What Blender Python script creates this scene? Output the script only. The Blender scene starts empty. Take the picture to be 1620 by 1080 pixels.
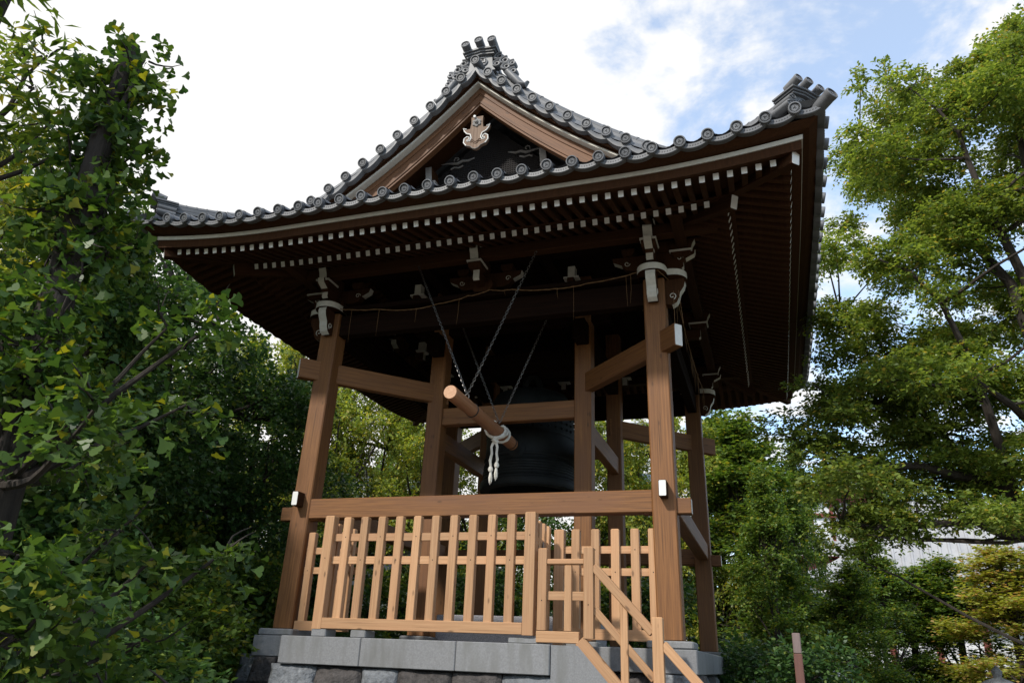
import bpy, bmesh, math, random
import numpy as np
from mathutils import Matrix, Vector, noise

# ------------------------------------------------------------------ camera
SC = bpy.context.scene
COL = SC.collection
CAM = Vector((3.857, -12.416, -0.282))
cd = bpy.data.cameras.new('camera'); cam = bpy.data.objects.new('camera', cd); COL.objects.link(cam)
cd.sensor_width = 36.0; cd.lens = 1197.96 / 1620 * 36.0; cd.clip_start = 0.05; cd.clip_end = 3000
rt = Vector((0.9497602, 0.31056668, 0.0387802)); upv = Vector((0.0866413, -0.37995888, 0.92093677)); fw = Vector((-0.30074716, 0.87130912, 0.38777773))
cam.matrix_world = Matrix(((rt.x, upv.x, -fw.x, CAM.x), (rt.y, upv.y, -fw.y, CAM.y), (rt.z, upv.z, -fw.z, CAM.z), (0, 0, 0, 1)))
SC.camera = cam
SC.view_settings.view_transform = 'Standard'; SC.view_settings.look = 'None'
SC.view_settings.exposure = 0.26; SC.view_settings.gamma = 1.0

# ------------------------------------------------------------------ sun and sky
SUN_AZ, SUN_EL = math.radians(206), math.radians(41)      # azimuth from +Y towards +X
sd = Vector((math.sin(SUN_AZ) * math.cos(SUN_EL), math.cos(SUN_AZ) * math.cos(SUN_EL), math.sin(SUN_EL)))
sl = bpy.data.lights.new('sun', 'SUN'); sl.energy = 3.5; sl.angle = math.radians(3.5); sl.color = (1.0, 0.95, 0.87)
so = bpy.data.objects.new('sun', sl); COL.objects.link(so)
so.rotation_euler = (-sd).to_track_quat('-Z', 'Y').to_euler()
wld = bpy.data.worlds.new('World'); SC.world = wld; wld.use_nodes = True
def build_world():
    nt = wld.node_tree; nt.nodes.clear(); N = nt.nodes.new; L = nt.links.new
    out = N('ShaderNodeOutputWorld'); bg = N('ShaderNodeBackground'); bg.inputs['Strength'].default_value = 0.10
    sky = N('ShaderNodeTexSky'); sky.sky_type = 'NISHITA'; sky.sun_disc = False
    sky.sun_elevation = SUN_EL; sky.sun_rotation = SUN_AZ; sky.air_density = 1.0; sky.dust_density = 0.6; sky.ozone_density = 2.0
    tc = N('ShaderNodeTexCoord'); sep = N('ShaderNodeSeparateXYZ'); L(tc.outputs['Generated'], sep.inputs[0])
    zm = N('ShaderNodeMath'); zm.operation = 'MAXIMUM'; zm.inputs[1].default_value = 0.0; L(sep.outputs['Z'], zm.inputs[0])
    za = N('ShaderNodeMath'); za.operation = 'ADD'; za.inputs[1].default_value = 0.22; L(zm.outputs[0], za.inputs[0])
    dx = N('ShaderNodeMath'); dx.operation = 'DIVIDE'; L(sep.outputs['X'], dx.inputs[0]); L(za.outputs[0], dx.inputs[1])
    dy = N('ShaderNodeMath'); dy.operation = 'DIVIDE'; L(sep.outputs['Y'], dy.inputs[0]); L(za.outputs[0], dy.inputs[1])
    cmb = N('ShaderNodeCombineXYZ'); L(dx.outputs[0], cmb.inputs[0]); L(dy.outputs[0], cmb.inputs[1])
    n1 = N('ShaderNodeTexNoise'); n1.inputs['Scale'].default_value = 4.6; n1.inputs['Detail'].default_value = 7; n1.inputs['Roughness'].default_value = 0.58; n1.inputs['Distortion'].default_value = 0.5
    L(cmb.outputs[0], n1.inputs['Vector'])
    n2 = N('ShaderNodeTexNoise'); n2.inputs['Scale'].default_value = 8.5; n2.inputs['Detail'].default_value = 5; n2.inputs['Roughness'].default_value = 0.6
    L(cmb.outputs[0], n2.inputs['Vector'])
    # cloud cover grows towards the west (-x): thick white there, broken in the east
    mx = N('ShaderNodeMath'); mx.operation = 'MULTIPLY_ADD'; mx.inputs[1].default_value = -1.25; mx.inputs[2].default_value = -0.12; L(sep.outputs['X'], mx.inputs[0])
    mxc = N('ShaderNodeMath'); mxc.operation = 'MAXIMUM'; mxc.inputs[1].default_value = -0.10; L(mx.outputs[0], mxc.inputs[0])
    a1 = N('ShaderNodeMath'); a1.operation = 'ADD'; L(n1.outputs['Fac'], a1.inputs[0]); L(mxc.outputs[0], a1.inputs[1])
    m2 = N('ShaderNodeMath'); m2.operation = 'MULTIPLY_ADD'; m2.inputs[1].default_value = 0.72; L(n2.outputs['Fac'], m2.inputs[0]); L(a1.outputs[0], m2.inputs[2])
    rmp = N('ShaderNodeMapRange'); rmp.inputs['From Min'].default_value = 0.67; rmp.inputs['From Max'].default_value = 0.95; rmp.inputs['To Min'].default_value = 0.34; rmp.interpolation_type = 'SMOOTHSTEP'
    L(m2.outputs[0], rmp.inputs['Value'])
    # thin haze of the horizon
    hz = N('ShaderNodeMapRange'); hz.inputs['From Min'].default_value = 0.0; hz.inputs['From Max'].default_value = 0.30; hz.inputs['To Min'].default_value = 0.75; hz.inputs['To Max'].default_value = 0.0
    L(sep.outputs['Z'], hz.inputs['Value'])
    mxx = N('ShaderNodeMath'); mxx.operation = 'MAXIMUM'; L(rmp.outputs['Result'], mxx.inputs[0]); L(hz.outputs['Result'], mxx.inputs[1])
    sc_ = N('ShaderNodeMix'); sc_.data_type = 'RGBA'; sc_.blend_type = 'MULTIPLY'; sc_.inputs[0].default_value = 1.0
    L(sky.outputs[0], sc_.inputs[6]); sc_.inputs[7].default_value = (2.15, 2.85, 3.05, 1)
    mix = N('ShaderNodeMix'); mix.data_type = 'RGBA'; L(mxx.outputs[0], mix.inputs[0]); L(sc_.outputs[2], mix.inputs[6])
    mix.inputs[7].default_value = (8.9, 8.85, 8.75, 1)
    L(mix.outputs[2], bg.inputs['Color']); L(bg.outputs[0], out.inputs[0])
build_world()

# ------------------------------------------------------------------ materials
def new_mat(name):
    m = bpy.data.materials.new(name); m.use_nodes = True
    nt = m.node_tree; b = nt.nodes['Principled BSDF']
    return m, nt, b
def rgb(c): return (c[0], c[1], c[2], 1.0)
def noise_mat(name, c1, c2, scale=(6, 6, 6), rough=0.6, detail=6, bump=0.15, bscale=None, metal=0.0, spec=0.4, per_object=0.12, coord='Object', bdist=0.01, c3=None, rot=(0, 0, 0), crack=0.0, knot=0.0, c3scale=(1, 1, 1)):
    """two-tone material: stretched noise between c1 and c2, a slow third tone, value shift per object, bump."""
    m, nt, b = new_mat(name); N = nt.nodes.new; L = nt.links.new
    tc = N('ShaderNodeTexCoord'); mp = N('ShaderNodeMapping'); mp.inputs['Scale'].default_value = scale
    mr0 = N('ShaderNodeMapping'); mr0.inputs['Rotation'].default_value = rot; L(tc.outputs[coord], mr0.inputs[0])
    oi = N('ShaderNodeObjectInfo'); ad = N('ShaderNodeVectorMath'); ad.operation = 'ADD'
    sc_ = N('ShaderNodeVectorMath'); sc_.operation = 'SCALE'; sc_.inputs['Scale'].default_value = 37.0
    cx = N('ShaderNodeCombineXYZ'); L(oi.outputs['Random'], cx.inputs[0]); L(oi.outputs['Random'], cx.inputs[2]); L(cx.outputs[0], sc_.inputs[0])
    L(mr0.outputs[0], mp.inputs[0]); L(mp.outputs[0], ad.inputs[0]); L(sc_.outputs[0], ad.inputs[1])
    n = N('ShaderNodeTexNoise'); n.inputs['Scale'].default_value = 1; n.inputs['Detail'].default_value = detail; n.inputs['Roughness'].default_value = 0.62
    L(ad.outputs[0], n.inputs['Vector'])
    cr = N('ShaderNodeValToRGB'); cr.color_ramp.elements[0].position = 0.3; cr.color_ramp.elements[1].position = 0.7
    cr.color_ramp.elements[0].color = rgb(c1); cr.color_ramp.elements[1].color = rgb(c2); L(n.outputs['Fac'], cr.inputs[0])
    col = cr.outputs[0]
    if c3:
        n3 = N('ShaderNodeTexNoise'); n3.inputs['Scale'].default_value = 1.3; n3.inputs['Detail'].default_value = 4
        ad3 = N('ShaderNodeVectorMath'); ad3.operation = 'ADD'; m3 = N('ShaderNodeMapping'); m3.inputs['Scale'].default_value = c3scale; L(mr0.outputs[0], m3.inputs[0]); L(m3.outputs[0], ad3.inputs[0]); L(sc_.outputs[0], ad3.inputs[1]); L(ad3.outputs[0], n3.inputs['Vector'])
        r3 = N('ShaderNodeMapRange'); r3.inputs['From Min'].default_value = 0.48; r3.inputs['From Max'].default_value = 0.72; L(n3.outputs['Fac'], r3.inputs['Value'])
        mm = N('ShaderNodeMix'); mm.data_type = 'RGBA'; L(r3.outputs[0], mm.inputs[0]); L(col, mm.inputs[6]); mm.inputs[7].default_value = rgb(c3); col = mm.outputs[2]
    if crack:                                   # drying cracks and dark grain lines along the timber
        n4 = N('ShaderNodeTexNoise'); n4.inputs['Scale'].default_value = 1; n4.inputs['Detail'].default_value = 3; m4 = N('ShaderNodeMapping'); m4.inputs['Scale'].default_value = (95, 95, .75)
        a4 = N('ShaderNodeVectorMath'); a4.operation = 'ADD'; L(mr0.outputs[0], m4.inputs[0]); L(m4.outputs[0], a4.inputs[0]); L(sc_.outputs[0], a4.inputs[1]); L(a4.outputs[0], n4.inputs['Vector'])
        r4 = N('ShaderNodeMapRange'); r4.inputs['From Min'].default_value = .62; r4.inputs['From Max'].default_value = .70; r4.inputs['To Max'].default_value = crack; L(n4.outputs['Fac'], r4.inputs['Value'])
        m5 = N('ShaderNodeMix'); m5.data_type = 'RGBA'; L(r4.outputs[0], m5.inputs[0]); L(col, m5.inputs[6]); m5.inputs[7].default_value = rgb([v * .3 for v in c1]); col = m5.outputs[2]
    if knot:
        vo = N('ShaderNodeTexVoronoi'); vo.inputs['Scale'].default_value = 1; m6 = N('ShaderNodeMapping'); m6.inputs['Scale'].default_value = (7, 7, 2.6); a6 = N('ShaderNodeVectorMath'); a6.operation = 'ADD'
        L(mr0.outputs[0], m6.inputs[0]); L(m6.outputs[0], a6.inputs[0]); L(sc_.outputs[0], a6.inputs[1]); L(a6.outputs[0], vo.inputs['Vector'])
        r6 = N('ShaderNodeMapRange'); r6.inputs['From Min'].default_value = .13; r6.inputs['From Max'].default_value = .06; r6.inputs['To Max'].default_value = knot; L(vo.outputs['Distance'], r6.inputs['Value'])
        m7 = N('ShaderNodeMix'); m7.data_type = 'RGBA'; L(r6.outputs[0], m7.inputs[0]); L(col, m7.inputs[6]); m7.inputs[7].default_value = rgb([v * .32 for v in c1]); col = m7.outputs[2]
    hs = N('ShaderNodeHueSaturation'); mr = N('ShaderNodeMapRange'); mr.inputs['To Min'].default_value = 1 - per_object; mr.inputs['To Max'].default_value = 1 + per_object
    L(oi.outputs['Random'], mr.inputs['Value']); L(mr.outputs[0], hs.inputs['Value']); L(col, hs.inputs['Color']); L(hs.outputs[0], b.inputs['Base Color'])
    b.inputs['Roughness'].default_value = rough; b.inputs['Metallic'].default_value = metal; b.inputs['Specular IOR Level'].default_value = spec
    if bump:
        bp = N('ShaderNodeBump'); bp.inputs['Strength'].default_value = bump; bp.inputs['Distance'].default_value = bdist
        if bscale:
            nb = N('ShaderNodeTexNoise'); nb.inputs['Scale'].default_value = bscale; nb.inputs['Detail'].default_value = 5; L(tc.outputs[coord], nb.inputs['Vector']); L(nb.outputs['Fac'], bp.inputs['Height'])
        else: L(n.outputs['Fac'], bp.inputs['Height'])
        L(bp.outputs[0], b.inputs['Normal'])
    return m
M = {}
TIMB = dict(rough=.62, bump=.35, c3=(.150, .064, .026), bdist=.004, crack=.6, knot=.5, c3scale=(2.2, 2.2, .7))
M['timber'] = noise_mat('weathered_timber', (.108, .043, .0125), (.232, .099, .030), (46, 46, 1.5), per_object=.14, **TIMB)
M['timber_slope_right'] = noise_mat('gable_timber_right', (.070, .028, .0105), (.19, .082, .031), (46, 46, 1.5), per_object=.05, rot=(0, -math.radians(130), 0), **TIMB)
M['timber_slope_left'] = noise_mat('gable_timber_left', (.070, .028, .0105), (.19, .082, .031), (46, 46, 1.5), per_object=.05, rot=(0, math.radians(130), 0), **TIMB)
M['pendant'] = noise_mat('pale_weathered_board', (.13, .075, .045), (.24, .16, .11), (46, 46, 1.5), rough=.7, bump=.3, crack=.5, bdist=.004)
M['timber_dark'] = noise_mat('dark_timber', (.033, .0135, .0056), (.060, .025, .0102), (38, 38, 1.6), rough=.75, bump=.2, per_object=.16, bdist=.004, spec=.12)  # post timber, aged and further darkened to stand for shade under the roof
M['timber_shaded'] = noise_mat('shade_darkened_timber', (.008, .0045, .0035), (.016, .008, .005), (38, 38, 1.6), rough=.9, bump=.2, per_object=.16, bdist=.004, spec=.04)  # same timber again, the shade up under the ceiling put into its colour
M['fence'] = noise_mat('fresh_cedar', (.345, .182, .086), (.51, .300, .158), (60, 60, 1.6), rough=.5, bump=.2, c3=(.46, .245, .125), per_object=.17, bdist=.003, crack=.4, knot=.75, c3scale=(2, 2, .6))
M['white'] = noise_mat('white_paint', (.72, .71, .68), (.80, .79, .76), (30, 30, 30), rough=.6, bump=.05, c3=(.66, .645, .60), per_object=.05)
M['offwhite'] = noise_mat('aged_white_paint', (.50, .48, .42), (.60, .575, .51), (20, 20, 20), rough=.7, bump=.05, per_object=.08)
M['tile'] = noise_mat('grey_roof_tile', (.105, .109, .118), (.165, .170, .182), (9, 9, 9), rough=.5, bump=.12, c3=(.085, .088, .092), per_object=.2, spec=.45, bdist=.003)
M['tile_dark'] = noise_mat('tile_recess', (.030, .031, .034), (.05, .052, .056), (20, 20, 20), rough=.6, bump=.1)  # tile colour darkened in place of shade inside reliefs and between ridge courses
M['granite'] = noise_mat('speckled_granite', (.14, .135, .15), (.44, .43, .45), (120, 120, 120), rough=.6, bump=.05, detail=2, per_object=.05)
M['stone'] = noise_mat('grey_cut_stone', (.165, .166, .170), (.235, .236, .240), (55, 55, 55), rough=.8, bump=.2, c3=(.155, .155, .15), per_object=.08, bdist=.004, c3scale=(7, 7, 1.2))
M['rock_dark'] = noise_mat('dark_rubble_stone', (.028, .025, .024), (.10, .088, .083), (14, 14, 14), rough=.85, bump=.9, bscale=22, c3=(.07, .062, .06), per_object=.2, bdist=.03)
M['rock_grey'] = noise_mat('grey_rubble_stone', (.075, .08, .088), (.20, .21, .222), (16, 16, 16), rough=.85, bump=.9, bscale=22, c3=(.16, .17, .18), per_object=.2, bdist=.03)
M['bronze'] = noise_mat('dark_bronze', (.006, .007, .007), (.014, .016, .0155), (7, 7, 7), rough=.6, bump=.06, metal=.1, spec=.2, bscale=60)
M['steel'] = noise_mat('chain_steel', (.13, .125, .12), (.22, .21, .20), (50, 50, 50), rough=.35, bump=0, metal=.8)
M['iron'] = noise_mat('black_iron', (.012, .012, .012), (.03, .03, .03), (30, 30, 30), rough=.5, bump=.05, metal=.3)
M['log'] = noise_mat('palm_log', (.26, .115, .05), (.38, .18, .085), (46, 46, 2.4), rough=.6, bump=.3, c3=(.30, .125, .055), bdist=.004)
M['log_end'] = noise_mat('log_end_grain', (.46, .25, .14), (.58, .35, .22), (30, 30, 30), rough=.7, bump=.1)
M['rope'] = noise_mat('white_cotton_rope', (.62, .59, .52), (.76, .73, .66), (90, 90, 90), rough=.9, bump=.5, bdist=.006)
M['straw'] = noise_mat('rice_straw', (.13, .07, .03), (.22, .125, .055), (70, 70, 70), rough=.85, bump=.2)
M['lattice'] = noise_mat('gable_lattice', (.012, .010, .010), (.022, .018, .018), (70, 70, 70), rough=.8, bump=.2)
M['carved'] = noise_mat('grey_carved_wood', (.20, .19, .18), (.30, .285, .27), (25, 25, 25), rough=.8, bump=.1)
M['gravel'] = noise_mat('earth_and_gravel', (.10, .088, .072), (.19, .17, .145), (3, 3, 3), rough=.95, bump=.6, bscale=30, c3=(.075, .07, .05))
M['plaster'] = noise_mat('pale_wall', (.58, .59, .60), (.66, .67, .68), (2, 2, 2), rough=.8, bump=.05)
M['glass'] = noise_mat('window_glass', (.05, .065, .08), (.09, .11, .13), (2, 2, 2), rough=.15, bump=0, spec=.6)
M['far_tile'] = noise_mat('pale_temple_tiles', (.25, .255, .27), (.34, .345, .36), (1.2, 1.2, 1.2), rough=.5, bump=.05)
M['red'] = noise_mat('vermilion_timber', (.14, .035, .025), (.20, .05, .035), (4, 4, 4), rough=.6, bump=.05)
M['gold'] = noise_mat('gilded_bronze', (.75, .48, .10), (.85, .58, .16), (8, 8, 8), rough=.3, metal=.7, bump=0)
M['orange_tile'] = noise_mat('orange_roof_tile', (.42, .17, .08), (.52, .23, .12), (3, 3, 3), rough=.7, bump=.1)
M['signwood'] = noise_mat('marker_wood', (.10, .045, .035), (.14, .065, .05), (30, 30, 2), rough=.7, bump=.1)
M['signtop'] = noise_mat('marker_pale_face', (.15, .11, .10), (.20, .15, .14), (30, 30, 2), rough=.7, bump=.05)
M['bark'] = noise_mat('grey_brown_bark', (.016, .012, .010), (.048, .038, .031), (14, 14, 3), rough=.9, bump=.8, bdist=.03)
def leaf_mat(name, dark, light, autumn=None, amount=.1, transl=.38, rough=.42):
    m, nt, b = new_mat(name); N = nt.nodes.new; L = nt.links.new
    g = N('ShaderNodeNewGeometry'); cr = N('ShaderNodeValToRGB')
    e = cr.color_ramp.elements; e[0].color = rgb(dark); e[1].color = rgb(light); e[0].position = 0.0; e[1].position = 1 - amount - .02 if autumn else 1.0
    if autumn: k = e.new(1 - amount * .5); k.color = rgb(autumn)
    L(g.outputs['Random Per Island'], cr.inputs[0])
    tc = N('ShaderNodeTexCoord'); n = N('ShaderNodeTexNoise'); n.inputs['Scale'].default_value = 1.1; n.inputs['Detail'].default_value = 3; L(tc.outputs['Object'], n.inputs['Vector'])
    mr = N('ShaderNodeMapRange'); mr.inputs['From Min'].default_value = .3; mr.inputs['From Max'].default_value = .7; mr.inputs['To Min'].default_value = .72; mr.inputs['To Max'].default_value = 1.3; L(n.outputs['Fac'], mr.inputs['Value'])
    hs = N('ShaderNodeHueSaturation'); L(mr.outputs[0], hs.inputs['Value']); L(cr.outputs[0], hs.inputs['Color'])
    L(hs.outputs[0], b.inputs['Base Color']); b.inputs['Roughness'].default_value = rough; b.inputs['Specular IOR Level'].default_value = .3
    t = N('ShaderNodeBsdfTranslucent'); h2 = N('ShaderNodeHueSaturation'); h2.inputs['Hue'].default_value = .485; h2.inputs['Saturation'].default_value = 1.15; h2.inputs['Value'].default_value = 1.5
    L(hs.outputs[0], h2.inputs['Color']); L(h2.outputs[0], t.inputs['Color'])
    mx = N('ShaderNodeMixShader'); mx.inputs[0].default_value = transl; L(b.outputs[0], mx.inputs[1]); L(t.outputs[0], mx.inputs[2]); L(mx.outputs[0], nt.nodes['Material Output'].inputs[0])
    return m
M['leaf_ginkgo'] = leaf_mat('ginkgo_leaf', (.022, .058, .014), (.100, .170, .034), (.25, .26, .04), .06, transl=.42)
M['leaf_zelkova'] = leaf_mat('zelkova_leaf', (.065, .115, .024), (.24, .310, .068), (.36, .30, .07), .06, transl=.5)
M['leaf_dark'] = leaf_mat('evergreen_leaf', (.022, .060, .017), (.080, .150, .040), (.16, .21, .045), .06, transl=.35)
M['leaf_mid'] = leaf_mat('broad_leaf', (.030, .070, .015), (.165, .250, .050), (.30, .29, .05), .10, transl=.45)
M['leaf_bright'] = leaf_mat('light_leaf', (.075, .120, .022), (.29, .345, .065), (.42, .36, .07), .15, transl=.48)
M['leaf_autumn'] = leaf_mat('turning_leaf', (.20, .25, .045), (.36, .37, .08), (.44, .29, .11), .22, transl=.45)

# ------------------------------------------------------------------ helpers
MW = {}
def link(name, mesh, parent=None, mw=None):
    o = bpy.data.objects.new(name, mesh); COL.objects.link(o)
    mw = mw.copy() if mw is not None else Matrix.Identity(4)
    MW[o.name] = mw
    if parent is not None:
        o.parent = parent; o.matrix_basis = MW[parent.name].inverted() @ mw
    else: o.matrix_basis = mw
    return o
def thing(name, loc, label, cat, group=None, rz=0):
    o = link(name, None, None, Matrix.Translation(Vector(loc)) @ Matrix.Rotation(rz, 4, 'Z')); o.empty_display_size = .2
    return tag(o, label, cat, group)
def tag(o, label, cat, group=None):
    o['label'] = label; o['category'] = cat
    if group: o['group'] = group
    return o
def T(*v): return Matrix.Translation(Vector(v))
def RZ(a): return Matrix.Rotation(a, 4, 'Z')
class MB:
    def __init__(s): s.v = []; s.f = []; s.m = []; s.mats = []
    def mi(s, mat):
        mat = M[mat] if isinstance(mat, str) else mat
        if mat not in s.mats: s.mats.append(mat)
        return s.mats.index(mat)
    def add(s, vs, fs, mat, mx=None):
        k = len(s.v); i = s.mi(mat)
        s.v += [tuple(mx @ Vector(p)) for p in vs] if mx is not None else [tuple(p) for p in vs]
        s.f += [tuple(k + j for j in f) for f in fs]; s.m += [i] * len(fs)
    def box(s, a, b, mat, mx=None):
        x0, y0, z0 = a; x1, y1, z1 = b
        s.add([(x0, y0, z0), (x1, y0, z0), (x1, y1, z0), (x0, y1, z0), (x0, y0, z1), (x1, y0, z1), (x1, y1, z1), (x0, y1, z1)],
              [(0, 3, 2, 1), (4, 5, 6, 7), (0, 1, 5, 4), (1, 2, 6, 5), (2, 3, 7, 6), (3, 0, 4, 7)], mat, mx)
    def extrude(s, prof, d0, d1, mat, mx=None, edge_mat=None, edges=(), cap_mat=None):
        """profile (x,y) extruded along z from d0 to d1"""
        n = len(prof); vs = [(x, y, d0) for x, y in prof] + [(x, y, d1) for x, y in prof]
        k = len(s.v); s.v += [tuple(mx @ Vector(p)) for p in vs] if mx is not None else vs
        for i in range(n):
            j = (i + 1) % n; s.f.append((k + i, k + j, k + n + j, k + n + i)); s.m.append(s.mi(edge_mat if i in edges else mat))
        s.f.append(tuple(k + i for i in reversed(range(n)))); s.m.append(s.mi(cap_mat or mat))
        s.f.append(tuple(k + n + i for i in range(n))); s.m.append(s.mi(cap_mat or mat))
    def tube(s, pts, r, mat, n=8, mx=None, cap=True, flat=1.0):
        pts = [Vector(p) for p in pts]; rs = r if isinstance(r, (list, tuple)) else [r] * len(pts)
        vs = []; prev = None
        for i, p in enumerate(pts):
            t = (pts[min(i + 1, len(pts) - 1)] - pts[max(i - 1, 0)]).normalized()
            if prev is None:
                prev = t.orthogonal().normalized()
            a = (prev - t * prev.dot(t)); a = a.normalized() if a.length > 1e-6 else t.orthogonal().normalized(); prev = a
            b = t.cross(a)
            for k in range(n):
                w = 2 * math.pi * k / n; vs.append(p + (a * math.cos(w) + b * math.sin(w) * flat) * rs[i])
        fs = [(i * n + k, i * n + (k + 1) % n, (i + 1) * n + (k + 1) % n, (i + 1) * n + k) for i in range(len(pts) - 1) for k in range(n)]
        if cap: fs += [tuple(reversed(range(n))), tuple((len(pts) - 1) * n + k for k in range(n))]
        s.add(vs, fs, mat, mx)
    def lathe(s, prof, mat, n=24, mx=None):
        """(r,z) profile spun about z"""
        vs = [(r * math.cos(2 * math.pi * k / n), r * math.sin(2 * math.pi * k / n), z) for r, z in prof for k in range(n)]
        fs = [(i * n + k, i * n + (k + 1) % n, (i + 1) * n + (k + 1) % n, (i + 1) * n + k) for i in range(len(prof) - 1) for k in range(n)]
        s.add(vs, fs, mat, mx)
    def grid(s, rows, mat, mx=None, closed=False, caps=True):
        n = len(rows[0]); vs = [p for r in rows for p in r]
        fs = [(i * n + k, i * n + (k + 1) % n, (i + 1) * n + (k + 1) % n, (i + 1) * n + k) for i in range(len(rows) - 1) for k in range(n if closed else n - 1)]
        s.add(vs, fs, mat, mx)
        if closed and caps:
            k = len(s.v) - len(vs); i = s.mi(mat)
            s.f += [tuple(k + j for j in reversed(range(n))), tuple(k + (len(rows) - 1) * n + j for j in range(n))]; s.m += [i, i]
    def mesh(s, name, smooth=False):
        me = bpy.data.meshes.new(name); me.from_pydata(s.v, [], s.f)
        for m in s.mats: me.materials.append(m)
        me.polygons.foreach_set('material_index', s.m)
        bm = bmesh.new(); bm.from_mesh(me); bmesh.ops.recalc_face_normals(bm, faces=bm.faces)
        if smooth:
            for f in bm.faces: f.smooth = True
            for e in bm.edges:
                if len(e.link_faces) == 2 and e.calc_face_angle(0) > math.radians(40): e.smooth = False
        bm.to_mesh(me); bm.free(); me.update()
        return me
    def build(s, name, parent=None, mw=None, smooth=False):
        return link(name, s.mesh(name, smooth), parent, mw)
_bc = {}
def beam_mesh(w, h, L, mat, e0, e1, c, taper=1.0):
    key = (round(w, 4), round(h, 4), round(L, 4), mat, e0, e1, c, taper)
    if key not in _bc:
        b = MB(); x, y = w / 2, h / 2; ec = c * .8
        P = [(-x + c, -y), (x - c, -y), (x, -y + c), (x, y - c), (x - c, y), (-x + c, y), (-x, y - c), (-x, -y + c)]
        q = lambda k: [(px * k, py * k) for px, py in P]
        sh = lambda z, d: [(px - math.copysign(d, px), py - math.copysign(d, py), z) for px, py in P]
        ring = [sh(0, ec), sh(ec, 0), [(px * taper, py * taper, z) for px, py, z in sh(L - ec, 0)], [(px * taper, py * taper, z) for px, py, z in sh(L, ec)]]
        n = 8
        vs = [p for r in ring for p in r]
        fs = [(i * n + k, i * n + (k + 1) % n, (i + 1) * n + (k + 1) % n, (i + 1) * n + k) for i in range(3) for k in range(n)]
        b.add(vs, fs, mat)
        b.add(ring[0], [tuple(reversed(range(8)))], e0 or mat); b.add(ring[3], [tuple(range(8))], e1 or mat)
        _bc[key] = b.mesh('beam')
    return _bc[key]
def beam_mw(p0, p1, up=(0, 0, 1)):
    p0, p1 = Vector(p0), Vector(p1); z = (p1 - p0).normalized(); u = Vector(up)
    y = u - z * u.dot(z)
    if y.length < 1e-5: y = Vector((0, 1, 0)) - z * z.y
    y.normalize(); x = y.cross(z)
    return Matrix(((x.x, y.x, z.x, p0.x), (x.y, y.y, z.y, p0.y), (x.z, y.z, z.z, p0.z), (0, 0, 0, 1)))
def beam(name, p0, p1, w, h, mat, parent, up=(0, 0, 1), e0=None, e1=None, c=.008, taper=1.0):
    """squared timber from p0 to p1: width w, height h (along up), chamfered, own grain"""
    L = (Vector(p1) - Vector(p0)).length
    return link(name, beam_mesh(w, h, L, mat, e0, e1, c, taper), parent, beam_mw(p0, p1, up))

GZ = -1.90        # ground level; z = 0 is the foot of the belfry posts

# ------------------------------------------------------------------ ground
def ground():
    b = MB(); n = 40; R_ = 900
    xs = [math.copysign(abs(i / n) ** 3 * R_, i) for i in range(-n, n + 1)]
    rnd = random.Random(4)
    rows = [[(x, y, GZ + (rnd.uniform(-.04, .04) if abs(x) + abs(y) > 12 else 0)) for x in xs] for y in xs]
    b.grid(rows, 'gravel'); o = b.build('ground', smooth=True); o['kind'] = 'structure'
ground()

# ------------------------------------------------------------------ belfry: frame
BT = thing('bell_tower', (0, 0, -.09), 'open timber temple bell tower under a sweeping grey tiled hip and gable roof', 'bell tower')
ROT = [RZ(math.pi / 2 * k) for k in range(4)]      # k=0 front, 1 right, 2 back, 3 left
A0, BAT = 2.652, .0103
def pc(z): return A0 - BAT * z
for sx in (-1, 1):
    for sy in (-1, 1):
        beam('post', (sx * pc(0), sy * pc(0), 0), (sx * pc(4.80), sy * pc(4.80), 4.80), .30, .30, 'timber', BT, up=(0, 1, 0), c=.016)
for sx in (-1, 1):
    for sy in (-1, 1):
        beam('inner_post', (sx * 1.275, sy * 1.275, 0), (sx * 1.255, sy * 1.255, 5.70), .27, .27, 'timber', BT, up=(0, 1, 0), c=.014)
# lower ties between the corner posts
for sy in (-1, 1):
    y = sy * 2.665
    beam('tie_beam', (-2.49, y, 1.645), (2.49, y, 1.645), .21, .287, 'timber', BT, c=.012)
    beam('tie_tenon', (2.36, y + .004, 1.583), (2.965, y + .004, 1.583), .15, .195, 'timber', BT, e1='white')
    beam('tie_tenon', (-2.36, y + .004, 1.583), (-2.985, y + .004, 1.583), .15, .195, 'timber', BT, e1='white')
for sx in (-1, 1):
    x = sx * 2.645
    beam('tie_beam', (x, -2.49, 1.72), (x, 2.49, 1.72), .20, .27, 'timber', BT, c=.012)
    beam('tie_tenon', (x, -2.40, 1.768), (x, -2.95, 1.768), .10, .205, 'timber_dark', BT, e1='white')
    beam('tie_tenon', (x, 2.40, 1.768), (x, 2.95, 1.768), .10, .205, 'timber_dark', BT, e1='white')
# diagonal ties from the inner posts through the corner posts
for sx in (-1, 1):
    for sy in (-1, 1):
        beam('diagonal_tie', (sx * 1.15, sy * 1.15, 3.815), (sx * 2.935, sy * 2.935, 3.815), .135, .32, 'timber', BT, e1='white', c=.01)
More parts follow.
